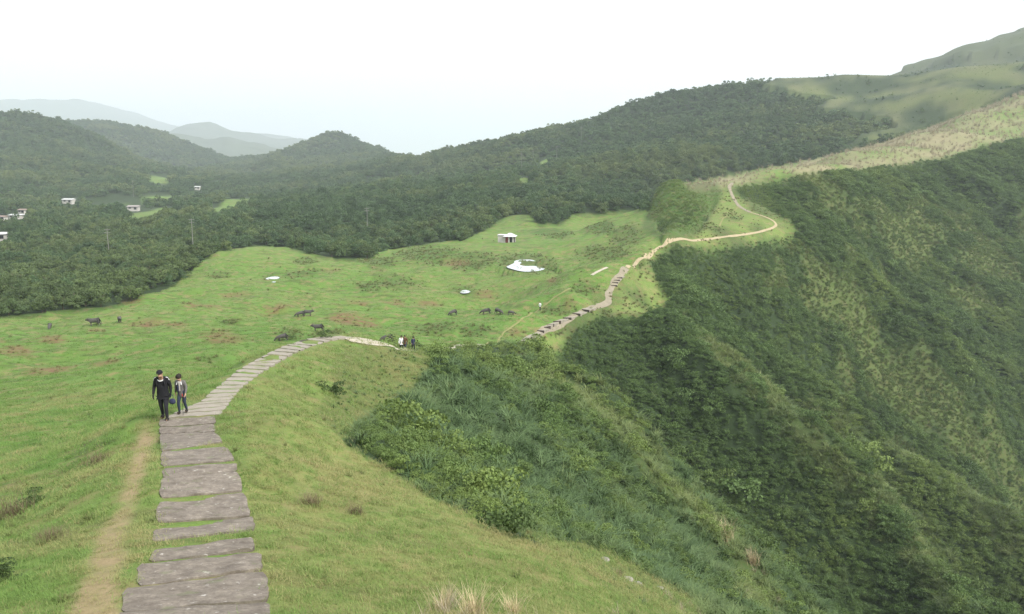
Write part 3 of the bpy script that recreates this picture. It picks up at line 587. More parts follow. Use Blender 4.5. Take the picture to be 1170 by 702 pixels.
def trunk_mesh(rg):
    bm = bmesh.new()
    def limb(p, q, r0, r1):
        p, q = Vector(p), Vector(q); z = (q - p).normalized(); x = z.orthogonal().normalized(); y = z.cross(x); rings = []
        for c, rad in ((p, r0), (q, r1)): rings.append([bm.verts.new(c + (x * math.cos(t) + y * math.sin(t)) * rad) for t in [k * math.pi / 3 for k in range(6)]])
        for k in range(6): bm.faces.new((rings[0][k], rings[0][(k + 1) % 6], rings[1][(k + 1) % 6], rings[1][k]))
    limb((0, 0, -.06), (.01, 0, .32), .035, .024); limb((.01, 0, .32), (.0, .02, .62), .024, .012)
    for k in range(4):
        a = k * 1.7 + rg.uniform(0, .6); limb((.005, 0, .26 + .07 * k), (math.cos(a) * .26, math.sin(a) * .26, .48 + .07 * k), .015, .005)
    me = bpy.data.meshes.new('trunk'); bm.to_mesh(me); bm.free(); me.materials.append(M_BARK); return me
trunks = [trunk_mesh(g(120 + k)) for k in range(3)]
for n_, k in enumerate(NEAR):
    o = link('tree', None); o.location = P[k]; o.scale = (size[k],) * 3; o.rotation_euler = (0, 0, rng.uniform(0, 6.28))
    x, y = ppx[k], ppy[k]
    if x < 215: lb, gp = 'dark evergreen tree at the forest edge along the lower left side of the pasture', 'trees along the lower forest edge'
    elif x < 440: lb, gp = 'dark evergreen tree at the forest edge behind the humpy middle of the pasture', 'trees behind the humpy pasture'
    elif x < 640: lb, gp = 'dark evergreen tree at the forest edge near the white shelter', 'trees at the forest edge near the shelter'
    else: lb, gp = 'dark evergreen tree behind the upper pasture below the ridge knoll', 'trees behind the upper pasture'
    tag(o, lb, 'tree', gp)
    link('trunk', trunks[n_ % 3], None, o); link('crown', kinds[int(rng.integers(0, 5))], None, o)
# ------------------------------------------------------------------ stone steps
S = NT('worn stone'); f1, f2 = S.noise(3.2, 6, .65), S.noise(13, 8, .75)
c = S.mix(S.ramp(f1, [(.3, 0), (.7, 1)]), (.118, .099, .080), (.280, .243, .200)); c = S.mix(S.ramp(f2, [(.3, .75), (.6, 0)]), c, (.09, .075, .065)); c = S.mix(S.ramp(S.noise(7, 5, .6), [(.62, 0), (.72, .7)]), c, (.52, .49, .45))
c = S.mix(S.ramp(S.noise(2.3, 4), [(.6, 0), (.75, .5)]), c, (.11, .15, .05)); S.base(c); S.bump(f2, .6, .02); STONE = S.m
P2 = NT('pale stone'); c = P2.mix(P2.noise(4, 6, .65), (.20, .175, .145), (.34, .31, .26)); c = P2.mix(P2.ramp(P2.noise(1.3, 4), [(.55, 0), (.7, .5)]), c, (.16, .17, .08)); P2.base(c); P2.bump(P2.noise(25, 5, .7), .5, .02); PALE = P2.m
GAP = plain('dark timber', (.055, .042, .034), .9, .4, 5)
def slab(c4, th, seed, up=.045, nx=22, ny=6):
    """irregular slab: c4 = far-left, far-right, near-right, near-left on the ground"""
    fl, fr, nr_, nl_ = [np.array(p) for p in c4]; rg = g(seed)
    zl = max(fl[2], nl_[2]); zr = max(fr[2], nr_[2])
    zf = (fl[2] + fr[2]) / 2; zn = (nl_[2] + nr_[2]) / 2
    bm = bmesh.new(); grid = []
    for j in range(ny + 1):
        row = []
        for i in range(nx + 1):
            u, v = i / nx, j / ny
            p = (fl * (1 - u) + fr * u) * (1 - v) + (nl_ * (1 - u) + nr_ * u) * v
            p[2] = ((fl[2] * (1 - u) + fr[2] * u) * (1 - v) + (nl_[2] * (1 - u) + nr_[2] * u) * v) * .85 + .15 * (zf * (1 - v) + zn * v) + up
            e = .024; w = (fr - fl)[:2]; dn = (nl_ - fl)[:2]; L = np.linalg.norm(dn); dn = dn / (L + 1e-6)
            if j == 0: p[:2] -= dn * e * (vnoise(u * 7 + seed * 3.1, seed * 1.7, 5) - .3) * 2
            if j == ny: p[:2] += dn * e * (vnoise(u * 7 + seed * 5.3, seed * 2.7, 6) - .3) * 2
            wd = w / (np.linalg.norm(w) + 1e-6)
            if i == 0: p[:2] -= wd * e * (rg.random() - .3) * 1.6 - wd * (.05 if j in (0, ny) else 0)
            if i == nx: p[:2] += wd * e * (rg.random() - .3) * 1.6 - wd * (.05 if j in (0, ny) else 0)
            p[2] += (vnoise(p[0] * 3, p[1] * 3, 9) - .5) * .035 - (.012 if (i in (0, nx) or j in (0, ny)) else 0)
            row.append(bm.verts.new(p))
        grid.append(row)
    for j in range(ny):
        for i in range(nx): bm.faces.new((grid[j][i], grid[j + 1][i], grid[j + 1][i + 1], grid[j][i + 1]))
    edge = grid[0] + [r_[-1] for r_ in grid[1:]] + grid[-1][-2::-1] + [r_[0] for r_ in grid[-2:0:-1]]
    low = [bm.verts.new(v.co - Vector((0, 0, th))) for v in edge]
    for k in range(len(edge)):
        k2 = (k + 1) % len(edge); bm.faces.new((edge[k], edge[k2], low[k2], low[k]))
    bmesh.ops.recalc_face_normals(bm, faces=bm.faces)
    me = bpy.data.meshes.new('stone_step'); bm.to_mesh(me); bm.free(); return me
ORD = ['first', 'second', 'third', 'fourth', 'fifth', 'sixth', 'seventh', 'eighth', 'ninth', 'tenth', 'eleventh', 'twelfth', 'thirteenth', 'fourteenth', 'fifteenth', 'sixteenth', 'seventeenth', 'eighteenth', 'nineteenth', 'twentieth',
       'twenty-first', 'twenty-second', 'twenty-third', 'twenty-fourth', 'twenty-fifth', 'twenty-sixth']
LOOK = ['weathered stone step cut off by the bottom edge of the photo', 'wide dark stone step, nearest one seen whole', 'long stone step with pale chips, just beyond the nearest whole one', 'narrow slanting stone step with pale left end', 'narrow stone step with grass strips on both long sides',
        'thick cracked stone step, widest of the middle of the flight', 'cracked stone step above the widest middle one', 'thin pale stone step between two thicker ones', 'stone step with its right end jutting out', 'stone step with a short dark crack in its middle',
        'thin broken stone step just below the one at the walkers', 'stone step directly in front of the man in black']
for k, q in enumerate(STEPQ):
    o = link('stone_step', slab(STEP3[k], .16, k + 1), STONE); tag(o, LOOK[k], 'step', 'stone steps along the ridge path')
prev = None
for k in range(len(LINES)):
    a, b = LINES[k], LINES[min(k + 1, len(LINES) - 1)]
    L0, R0_ = hit(a[0], a[1], 20, 84), hit(a[2], a[3], 20, 84)
    if k < len(LINES) - 1: L1, R1 = hit(b[0], b[1], 20, 84), hit(b[2], b[3], 20, 84); dl, dr = L1 - L0, R1 - R0_
    o = link('stone_step', slab([L0 + dl * .74, R0_ + dr * .74, R0_, L0], .2, 40 + k, .05 + .07 * min(1, max(0, (k - 8) / 8)), 12, 4), PALE)
    tag(o, f'{ORD[k]} pale stone step beyond the man in black, counting up the curving path', 'step', 'stone steps along the ridge path')
FAR1 = [(590, 394.5, 598, 397), (591.5, 392, 599.5, 395), (597, 389, 604.5, 390.8), (600, 386, 608, 388.7), (608, 382.7, 615, 385.3), (613.7, 378.8, 621.5, 381.5), (621.5, 375, 629, 377), (625, 372.5, 633, 374.3),
        (632, 368.2, 640.6, 371), (643, 364, 652.6, 366.5), (654, 358.9, 662.8, 361.7), (664.5, 354.5, 673, 357.5)]
FAR2 = [(697.6, 327, 705, 328), (699, 323.7, 706, 324.6), (701, 321, 708, 322), (704.5, 318.4, 711, 319)]
def far_step(a, b, label, group):
    L0, R0_ = hit(a[0], a[1], 125, 270), hit(a[2], a[3], 125, 270); L1, R1 = hit(b[0], b[1], 125, 270), hit(b[2], b[3], 125, 270); up = (L1 + R1 - L0 - R0_) / 2
    if (R0_ - L0).length > 2.2 or (R0_ - L0).length < .9: R0_ = L0 + Vector((1.25, -.75, 0))
    if up.length > 4: up = up.normalized() * 4
    if up.length < .8: up = up.normalized() * .8
    up *= .75; zc = max(L0.z, R0_.z) + .16
    root = link('stair_step', None); root.location = (L0 + R0_) / 2; tag(root, label, 'step', group)
    def box(p, q, dv, z0, z1, mat, name):
        bm = bmesh.new(); c = [p, q, q + dv, p + dv]; vs = [bm.verts.new(Vector((v.x, v.y, z)) - root.location) for z in (z0, z1) for v in c]
        for f in ((0, 1, 2, 3), (7, 6, 5, 4), (0, 4, 5, 1), (1, 5, 6, 2), (2, 6, 7, 3), (3, 7, 4, 0)): bm.faces.new([vs[x] for x in f])
        bmesh.ops.recalc_face_normals(bm, faces=bm.faces); bmesh.ops.bevel(bm, geom=bm.edges[:], offset=.02, segments=1, affect='EDGES')
        me = bpy.data.meshes.new(name); bm.to_mesh(me); bm.free(); link(name, me, mat, root)
    n = up.normalized() * .14
    box(L0, R0_, n, zc - .75, zc + .02, GAP, 'riser'); box(L0 + n * 1.03, R0_ + n * 1.03, up, zc - .6, zc, PALE, 'tread')
for k, a in enumerate(FAR1):
    b = FAR1[k + 1] if k < len(FAR1) - 1 else (675, 350.5, 683, 352.5)
    far_step(a, b, f'{ORD[k]} dark-edged step from the foot of the long straight stair', 'steps of the long far stair')
for k, a in enumerate(FAR2):
    b = FAR2[k + 1] if k < 3 else (708, 315.5, 715, 316.5)
    far_step(a, b, f'{ORD[k]} dark-edged step of the short upper stair below the sandy path', 'steps of the short upper stair')
# ------------------------------------------------------------------ trails laid on the land
SAND = plain('sandy trail', (.34, .28, .18), .95, .3, 1.2); DUST = plain('dusty trail', (.24, .21, .155), .95, .35, 1.0); CONC = plain('pale concrete', (.40, .36, .29), .9, .2, 1.5); FAINT = plain('worn turf', (.20, .20, .08), .95, .3, 1.0)
def trail(name, pl, w, mat, label, r0=100, r1=700):
    P3 = [hit(*p, r0, r1) for p in pl]; fine = []
    for a, b in zip(P3[:-1], P3[1:]):
        n = max(2, int((b - a).length / .8))
        fine += [a.lerp(b, k / n) for k in range(n)]
    fine.append(P3[-1])
    for _ in range(4): fine = [fine[0]] + [(fine[i - 1] + fine[i] * 2 + fine[i + 1]) / 4 for i in range(1, len(fine) - 1)] + [fine[-1]]
    Vv, Qq = [], []; NS = 6
    for i, p in enumerate(fine):
        d = fine[min(i + 1, len(fine) - 1)] - fine[max(i - 1, 0)]; d.z = 0; d.normalize(); s = Vector((d.y, -d.x, 0)); ww = w * (.8 + .5 * float(vnoise(i * .35, 3.3, 12)))
        for k in range(NS + 1):
            q = p + s * ww * (k / NS - .5); Vv.append((q.x, q.y, height(q.x, q.y) + .06 + .02 * (1 - abs(k / NS * 2 - 1))))
    for i in range(len(fine) - 1):
        for k in range(NS): b = i * (NS + 1) + k; Qq.append((b, b + 1, b + NS + 2, b + NS + 1))
    o = link(name, np_mesh(name, np.array(Vv), np.array(Qq), True), mat); tag(o, label, 'path', kind='structure')
trail('path', [(394, 388), (410, 390.3), (425, 392), (445, 394.5), (464, 397)], 1.7, CONC, 'pale path past the crest', 60, 116)
trail('path', [(506, 400.5), (520, 397), (531, 394.3), (541, 394.5), (551, 396)], 2.4, CONC, 'pale bend of path in the saddle', 85, 150)
trail('path', [(588, 397), (600, 391), (616, 382), (633, 373), (652, 364), (670, 355.5), (685, 350), (697, 345), (694, 339), (700, 326), (708, 316), (715.5, 306.5)], 1.42, DUST, 'dusty path under the far stair', 120, 240)
trail('path', [(716, 306), (726, 300.5), (736, 295.5), (745, 289.5), (752, 283), (762, 277), (775, 274), (800, 274.5), (821, 272), (838, 270), (853, 268), (868, 265.5), (881, 262), (888, 257.5), (884, 253), (876, 249), (864, 245), (857, 243)], 0.83, SAND, 'sandy path over the knoll')
trail('path', [(857, 243), (845, 236.5), (840, 230), (835.5, 221), (833, 214), (837, 209)], 1.20, DUST, 'worn path up the bank')
trail('path', [(844, 236.5), (837, 243), (826, 250), (822, 259)], 0.50, FAINT, 'faint side track on the knoll')
trail('path', [(676, 315), (684, 310), (694, 306)], 0.72, CONC, 'short pale track beside the pasture')
trail('path', [(556, 394), (575, 380), (600, 363), (616, 353), (630, 343), (640, 337), (652, 330)], 0.44, FAINT, 'faint track skirting the pasture')
# ------------------------------------------------------------------ ponds
W = NT('pond water'); W.base((.92, .94, .95)); W.p.inputs['Metallic'].default_value = .9; W.p.inputs['Roughness'].default_value = .04; W.p.inputs['Specular IOR Level'].default_value = 1.0; W.p.inputs['IOR'].default_value = 2.2
W.bump(W.noise(1.2, 3), .04, .05); WATER = W.m
MUD = plain('wet mud', (.10, .085, .055), .6, .4, 1.0)
def pond(name, outline, label, hole=None, kind='structure'):
    pts3 = [hit(*p) for p in outline]; z = sum(p.z for p in pts3) / len(pts3)
    def onplane(p):
        az, tn = ray(*p); r = (z + .12) / float(tn); return Vector((math.sin(az) * r, math.cos(az) * r, z + .12))
    bm = bmesh.new(); loop = [onplane(p) for p in outline]; n = len(loop); fine = []
    fine = loop
    for _ in range(3):      # round the corners of the shore
        nx_ = []
        for i in range(len(fine)):
            p_, q_ = fine[i], fine[(i + 1) % len(fine)]; nx_ += [p_.lerp(q_, .25), p_.lerp(q_, .75)]
        fine = nx_
    vs = [bm.verts.new(q) for q in fine]
    bm.faces.new(vs); bmesh.ops.triangulate(bm, faces=bm.faces); bmesh.ops.recalc_face_normals(bm, faces=bm.faces)
    for f in bm.faces:
        if f.normal.z < 0: f.normal_flip()
    me = bpy.data.meshes.new(name); bm.to_mesh(me); bm.free(); tag(link(name, me, WATER), label, 'pond', kind=kind)
    return z
for o_, lb in PONDS: pond('pond', o_, lb)
# ------------------------------------------------------------------ skin-modified figures
def skin(name, V_, E_, rad, mat, parent=None, sub=2, root=0):
    me = bpy.data.meshes.new(name); me.from_pydata(V_, E_, []); o = bpy.data.objects.new(name + '_tmp', me); COL.objects.link(o)
    m = o.modifiers.new('s', 'SKIN'); sv = me.skin_vertices[0].data
    for k, r_ in enumerate(rad): sv[k].radius = (r_, r_) if not isinstance(r_, tuple) else r_
    for k in range(len(V_)): sv[k].use_root = (k == root)
    m.use_smooth_shade = True; b = o.modifiers.new('b', 'SUBSURF'); b.levels = sub; b.render_levels = sub
    dg = bpy.context.evaluated_depsgraph_get(); dg.update(); out = bpy.data.meshes.new_from_object(o.evaluated_get(dg)); out.name = name
    bpy.data.objects.remove(o); bpy.data.meshes.remove(me); out.materials.clear(); out.polygons.foreach_set('use_smooth', [True] * len(out.polygons))
    return link(name, out, mat, parent)
def ball(name, c, r3, mat, parent, seg=14, noise=0, cut=None):
    bm = bmesh.new(); bmesh.ops.create_uvsphere(bm, u_segments=seg, v_segments=seg - 4, radius=1)
    for v in bm.verts:
        k = 1 + noise * (float(vnoise(v.co.x * 4 + 3, v.co.y * 4 + v.co.z * 5, 3)) - .5) * 2; v.co = Vector((v.co.x * r3[0] * k, v.co.y * r3[1] * k, v.co.z * r3[2] * k))
    if cut is not None: bmesh.ops.bisect_plane(bm, geom=bm.verts[:] + bm.edges[:] + bm.faces[:], plane_co=(0, 0, cut[0]), plane_no=cut[1], clear_outer=True)
    for v in bm.verts: v.co += Vector(c)
    for f in bm.faces: f.smooth = True
    me = bpy.data.meshes.new(name); bm.to_mesh(me); bm.free(); return link(name, me, mat, parent)
SKIN = plain('skin', (.42, .26, .18), .55, .12, 20); HAIR = plain('dark hair', (.018, .013, .010), .6, .5, 40); EYE = plain('dark eyes', (.015, .012, .012), .3, .1, 5)
def cloth(name, c, var=.3): 
    t = NT(name); t.base(t.mix(t.noise(14, 6, .7), tuple(x * (1 - var) for x in c), tuple(x * (1 + var) for x in c))); t.bump(t.noise(11, 4), .6, .03); t.p.inputs['Roughness'].default_value = .9; return t.m
BLACK = cloth('black cloth', (.014, .014, .017)); DARKT = cloth('charcoal cloth', (.022, .022, .027)); JEANS = cloth('blue jeans', (.032, .042, .066)); GREY = cloth('grey wool', (.13, .125, .12)); WHITE = cloth('white cloth', (.65, .65, .65), .1); BROWN = cloth('brown cloth', (.11, .06, .035)); REDC = cloth('red cloth', (.32, .035, .03)); SCARF = cloth('pale grey scarf', (.30, .29, .27)); NAVY = cloth('navy cloth', (.03, .035, .07)); BOOT = plain('dark shoes', (.02, .018, .016), .6, .3, 10)
def person(label, loc, rz, H, top, legs, group=None, stride=.2, lean=.06, bow=.05, hairm=None, long_hair=False, coat=False, shoe=BOOT, arms=.0, fat=1.0, detail=True, gloves=False):
    """walking figure, faces -Y before rotation; returns the Empty at its feet"""
    k = H / 1.75; root = link('person', None); root.location = loc; root.rotation_euler = (0, 0, rz); tag(root, label, 'person', group)
    f = -1
    J = dict(pel=(0, 0, .94), sp=(0, f * lean * .4, 1.14), ch=(0, f * lean, 1.34), nk=(0, f * (lean + .02), 1.47), hb=(0, f * (lean + .05 + bow * .4), 1.56), ht=(0, f * (lean + .07 + bow), 1.655), nose=(0, f * (lean + .175 + bow), 1.60 - bow * .3))
    for s, nm in ((-1, 'l'), (1, 'r')):
        st = stride * s
        J['sh' + nm] = (s * .175, f * lean * .9, 1.42); J['el' + nm] = (s * .245, f * (lean - .05 - st * .25), 1.14); J['wr' + nm] = (s * .255, f * (lean + .05 - st * .6 + arms), .92 + arms); J['hd' + nm] = (s * .25, f * (lean + .075 - st * .7 + arms), .85 + arms)
        J['hp' + nm] = (s * .09, 0, .88); J['kn' + nm] = (s * .1, f * (.10 + st * .55), .50); J['an' + nm] = (s * .1, f * (st - .02), .09 + (.02 if st < 0 else 0)); J['to' + nm] = (s * .115, f * (st + .14), .045)
    RAD = dict(pel=.105, sp=.105, ch=.125, nk=.052, hb=.075, ht=.088, nose=.018, shl=.062, shr=.062, ell=.042, elr=.042, wrl=.028, wrr=.028, hdl=.033, hdr=.033, hpl=.085, hpr=.085, knl=.055, knr=.055, anl=.034, anr=.034, tol=.024, tor=.024)
    E = [('pel', 'sp'), ('sp', 'ch'), ('ch', 'nk'), ('nk', 'hb'), ('hb', 'ht'), ('hb', 'nose')]
    for nm in 'lr': E += [('ch', 'sh' + nm), ('sh' + nm, 'el' + nm), ('el' + nm, 'wr' + nm), ('wr' + nm, 'hd' + nm), ('pel', 'hp' + nm), ('hp' + nm, 'kn' + nm), ('kn' + nm, 'an' + nm), ('an' + nm, 'to' + nm)]
    Vb = {n: tuple(x * k for x in J[n]) for n in J}
    def build(name, keys, scale, mat, extra=None, sub=2):
        ks = [n for n in Vb if n in keys]; idx = {n: i for i, n in enumerate(ks)}
        vs = [Vb[n] for n in ks]; es = [(idx[a], idx[b]) for a, b in E if a in idx and b in idx]; rd = [RAD[n] * k * scale * ((.82 if name == 'body' else fat) if n in ('pel', 'sp', 'ch', 'hpl', 'hpr') else (1.25 if name == 'trousers' and n in ('anl', 'anr') else 1)) for n in ks]
        if extra: extra(vs, es, rd, idx)
        return skin(name, vs, es, rd, mat, root, sub, idx.get('pel', 0))
    def fingers(vs, es, rd, idx):
        for nm, s in (('l', -1), ('r', 1)):
            h = Vector(Vb['hd' + nm]); b = idx['hd' + nm]
            for q in range(5):
                off = Vector((-s * .004, (q - 2) * .018 * k, 0)); L = [.05, .075, .082, .076, .06][q] * k
                if q == 0: d1, d2 = Vector((-s * .02, f * .035 * k, -.02 * k)), Vector((-s * .03, f * .045 * k, -.05 * k))
                else: d1, d2 = off + Vector((0, 0, -L * .55)), off + Vector((-s * L * .35, 0, -L))
                i0 = len(vs); vs += [tuple(h + d1), tuple(h + d2)]; es += [(b, i0), (i0, i0 + 1)]; rd += [.010 * k, .008 * k]
    bo = build('body', set(Vb), 1.0, SKIN, fingers if detail else None)
    if gloves:
        bo.data.materials.append(BLACK)
        for f_ in bo.data.polygons:
            if abs(f_.center.x) > .16 * k and f_.center.z < .95 * k and f_.center.z > .7 * k: f_.material_index = 1
    def jk(vs, es, rd, idx):
        i0 = len(vs); vs.append((0, .0, (.70 if coat else .84) * k)); es.append((idx['pel'], i0)); rd.append(.15 * k * fat)
    build('jacket' if not coat else 'cardigan', {'pel', 'sp', 'ch', 'shl', 'shr', 'ell', 'elr', 'wrl', 'wrr'}, 1.42, top, jk)
    build('trousers', {'sp', 'pel', 'hpl', 'hpr', 'knl', 'knr', 'anl', 'anr'}, 1.27, legs)
    for nm in 'lr':
        a, t_ = Vector(Vb['an' + nm]), Vector(Vb['to' + nm]); skin('shoe', [tuple(a + Vector((0, .045 * k, -.035 * k))), tuple(a.lerp(t_, .5)), tuple(t_)], [(0, 1), (1, 2)], [.07 * k, .072 * k, .06 * k], shoe, root, 1)
    hc = Vector(Vb['ht'])
    if detail:
        for s in (-1, 1):
            ball('eye', hc + Vector((s * .032 * k, -.082 * k, -.03 * k)), (.012 * k, .007 * k, .008 * k), EYE, root, 8)
            ball('ear', hc + Vector((s * .088 * k, .0, -.03 * k)), (.012 * k, .022 * k, .033 * k), SKIN, root, 8)
        ball('mouth', hc + Vector((0, -.085 * k, -.085 * k)), (.024 * k, .006 * k, .006 * k), REDC, root, 8)
    return root, Vb, k
def sec(o, c): return o
# man and woman coming up the steps
pm = hit(189, 481); root, Vb, k = person('man in black jacket, cap and black trousers walking up the stone steps', pm + Vector((0, 0, .05)), R(8), 1.85, BLACK, DARKT, 'walkers on the stone steps', .16, .12, .10, fat=1.32, gloves=True)
hc = Vector(Vb['ht']); ball('cap', hc + Vector((0, .006, .012)), (.108, .118, .105), BLACK, root, 16, 0, ((-.02), (0, 0, -1))); ball('cap_brim', hc + Vector((0, -.105, .012)), (.075, .07, .012), BLACK, root, 12)
ch = Vector(Vb['ch'])
bm = bmesh.new()
for i in range(13):
    t_ = i / 12 * 2 - 1; x = t_ * .12; z = ch.z + .03 + .045 * t_ * t_; y = ch.y - .172 + .06 * t_ * t_
    bm.verts.new((x, y, z)); bm.verts.new((x, y - .003, z + .035))
bm.verts.ensure_lookup_table()
for i in range(12): bm.faces.new([bm.verts[i * 2], bm.verts[i * 2 + 2], bm.verts[i * 2 + 3], bm.verts[i * 2 + 1]])
me = bpy.data.meshes.new('chest_stripe'); bm.to_mesh(me); bm.free(); st = link('chest_stripe', me, WHITE, root); st.modifiers.new('t', 'SOLIDIFY').thickness = .012
for s in (-1, 1):
    skin('shoulder_stripe', [(s * .16, ch.y - .06, ch.z + .155), (s * .215, ch.y - .03, ch.z + .13), (s * .262, ch.y - .0, ch.z + .02)], [(0, 1), (1, 2)], [.014, .016, .014], WHITE, root, 1)
    skin('backpack_strap', [(s * .10, ch.y - .02, ch.z + .17), (s * .12, ch.y - .155, ch.z + .07), (s * .135, ch.y - .13, ch.z - .12)], [(0, 1), (1, 2)], [.02, .02, .02], DARKT, root, 1)
skin('backpack', [(0, ch.y + .21, ch.z - .25), (0, ch.y + .23, ch.z - .1), (0, ch.y + .2, ch.z + .1)], [(0, 1), (1, 2)], [(.15, .1), (.17, .12), (.14, .09)], DARKT, root, 2)
skin('red_pocket_trim', [(.165, -.07, .98), (.175, -.09, .80)], [(0, 1)], [.012, .012], REDC, root, 1)
# the bag he carries
hd = Matrix.Rotation(R(8), 4, 'Z') @ Vector(Vb['hdr']) + root.location
bag = link('bag', None); bag.location = hd + Vector((.04, 0, -.12)); tag(bag, 'dark bag hanging from the hand of the man in black', 'bag')
skin('pouch', [(0, 0, .0), (0, 0, -.1), (0, 0, -.22)], [(0, 1), (1, 2)], [(.09, .06), (.13, .09), (.12, .09)], NAVY, bag, 2); skin('handle', [(-.05, 0, .02), (-.02, 0, .12), (.02, 0, .12), (.05, 0, .02)], [(0, 1), (1, 2), (2, 3)], [.012] * 4, NAVY, bag, 1)
pw = hit(209.5, 474); root, Vb, k = person('woman in open grey cardigan and jeans walking beside the man in black', pw + Vector((0, 0, .05)), R(-4), 1.44, GREY, JEANS, 'walkers on the stone steps', -.14, .08, .07, coat=True)
hc = Vector(Vb['ht']); ch = Vector(Vb['ch'])
ball('hair', hc + Vector((0, .02, .02)), (.105, .11, .105), HAIR, root, 18, .18, (-.055, (0, 0, -1)))
skin('scarf', [(-.045, ch.y - .10, ch.z + .10), (0, ch.y - .13, ch.z + .09), (.045, ch.y - .10, ch.z + .10), (.03, ch.y - .15, ch.z - .05), (.03, ch.y - .16, ch.z - .25)], [(0, 1), (1, 2), (1, 3), (3, 4)], [.035, .04, .035, .032, .03], SCARF, root, 1)
skin('shirt_front', [(-.03, ch.y - .125, ch.z - .02), (-.03, ch.y - .13, ch.z - .3)], [(0, 1)], [.05, .055], NAVY, root, 1)
for s in (-1, 1): skin('collar', [(s * .06, ch.y - .08, ch.z + .10), (s * .09, ch.y - .13, ch.z - .02)], [(0, 1)], [.022, .02], WHITE, root, 1)
hd = Matrix.Rotation(R(-4), 4, 'Z') @ Vector(Vb['hdr']) + root.location
pole = link('walking_pole', None); pole.location = hd + Vector((-.05, -.12, 0)); tag(pole, 'thin black walking pole held by the woman in grey cardigan', 'walking pole')
foot = height(pole.location.x, pole.location.y) - pole.location.z + .06
skin('shaft', [(0, 0, .06), (0, -.04, foot)], [(0, 1)], [.010, .008], BLACK, pole, 1); skin('grip', [(0, 0, .0), (0, 0, .11)], [(0, 1)], [.02, .02], REDC, pole, 1)
# walkers farther off
for (x, y, H, tp, lg, rz, lb, hm) in ((458.5, 397, 1.75, WHITE, DARKT, 20, 'walker with dark hair and pale top on the path beside the nearest buffalo', HAIR), (463, 397.5, 1.72, BROWN, JEANS, -10, 'brown-jacketed walker in pale trousers at the centre of the group on the path', HAIR),
                                   (472, 398, 1.35, NAVY, DARKT, 30, 'small figure in navy trailing the group on the path', HAIR)):
    p = hit(x, y - 1.5, 80, 118); rt, Vb, k = person(lb, p, R(rz), H, tp, lg, 'walkers on the far path', .18, .06, .02, detail=False)
    ball('hair', Vector(Vb['ht']) + Vector((0, .015, .02)), (.10, .105, .1), hm, rt, 12, .1, (-.05, (0, 0, -1)))
p = hit(617, 355); rt, Vb, k = person('lone walker in white jacket standing at the pasture edge', p, R(160), 1.8, WHITE, DARKT, None, .1, .03, .0, detail=False); ball('hair', Vector(Vb['ht']) + Vector((0, .015, .02)), (.10, .105, .1), HAIR, rt, 12, .1, (-.05, (0, 0, -1)))
# ------------------------------------------------------------------ buffalo
HIDE = plain('buffalo hide', (.070, .065, .061), .75, .4, 3); HORN = plain('horn', (.12, .10, .08), .5, .3, 8)
def buffalo_kind(graze):
    """faces +X, about 2.6 m long"""
    hz = (.38, 1.62, .28) if graze else (1.22, 1.55, 1.12)
    Vv = [(-.75, 0, 1.14), (-.3, 0, 1.05), (.2, 0, 1.05), (.62, 0, 1.13), (1.0, 0, .92 if graze else 1.22), (1.30, 0, .60 if graze else 1.27), (hz[1], 0, hz[2]),
          (-1.08, 0, 1.02), (-1.16, 0, .62), (-1.15, 0, .40)]
    Ee = [(0, 1), (1, 2), (2, 3), (3, 4), (4, 5), (5, 6), (0, 7), (7, 8), (8, 9)]; Rr = [.36, .43, .44, .38, .25, .19, .10, .06, .025, .045]
    for s in (-1, 1):
        b = len(Vv); Vv += [(-.80, s * .22, .86), (-.68 + .06 * s, s * .24, .60), (-.92 + .08 * s, s * .23, .40), (-.86 + .08 * s, s * .23, .06)]; Ee += [(0, b), (b, b + 1), (b + 1, b + 2), (b + 2, b + 3)]; Rr += [.20, .12, .07, .075]
        b = len(Vv); Vv += [(.62, s * .22, .82), (.62 - .07 * s, s * .22, .46), (.60 - .1 * s, s * .22, .06)]; Ee += [(3, b), (b, b + 1), (b + 1, b + 2)]; Rr += [.16, .08, .075]
        b = len(Vv); e = Vv[5]; Vv += [(e[0] - .06, s * .18, e[2] + .08), (e[0] - .1, s * .36, e[2] + .03)]; Ee += [(5, b), (b, b + 1)]; Rr += [.06, .045]
    bd = skin('body', Vv, Ee, Rr, HIDE, None, 2, 1); e = Vv[5]; hs = []
    for s in (-1, 1):
        hs.append(skin('horn', [(e[0] - .03, s * .12, e[2] + .16), (e[0] - .12, s * .36, e[2] + .24), (e[0] - .34, s * .50, e[2] + .34), (e[0] - .52, s * .42, e[2] + .46)], [(0, 1), (1, 2), (2, 3)], [.05, .045, .03, .01], HORN, None, 1))
    out = [bd.data] + [h.data for h in hs]
    for o_ in [bd] + hs: bpy.data.objects.remove(o_)
    return out
BK = [buffalo_kind(True), buffalo_kind(False)]
BUFF = [(57, 376.5, 0, -70, .8, 'small dark water buffalo, alone at the left end of the pasture herd'), (108.5, 373.5, 1, 188, 1.15, 'large grey water buffalo between two smaller ones on the pasture'), (137, 369, 1, -60, .85, 'brown buffalo facing the viewer beside the large grey one'),
        (343.5, 362.5, 0, 200, .9, 'grazing buffalo tucked behind another one in the middle pasture'), (351.5, 361.8, 1, 5, 1.0, 'standing buffalo, in front of the one it overlaps'), (364, 379, 1, 185, .9, 'pale-backed buffalo just beyond the curving stone steps'),
        (323, 390.5, 0, 200, .8, 'buffalo half hidden in rushes left of the curving steps'), (443, 391.5, 0, 195, .95, 'grazing buffalo right beside the group of walkers on the path'), (518, 361, 0, 215, .95, 'grazing buffalo, first of the row of four'),
        (555.5, 359.5, 0, 188, 1.05, 'largest buffalo in the row of four, seen side on'), (569.5, 359.8, 0, 320, .95, 'third buffalo of the row of four, turned away'), (584, 361.2, 0, 15, .72, 'small buffalo calf closing the row of four')]
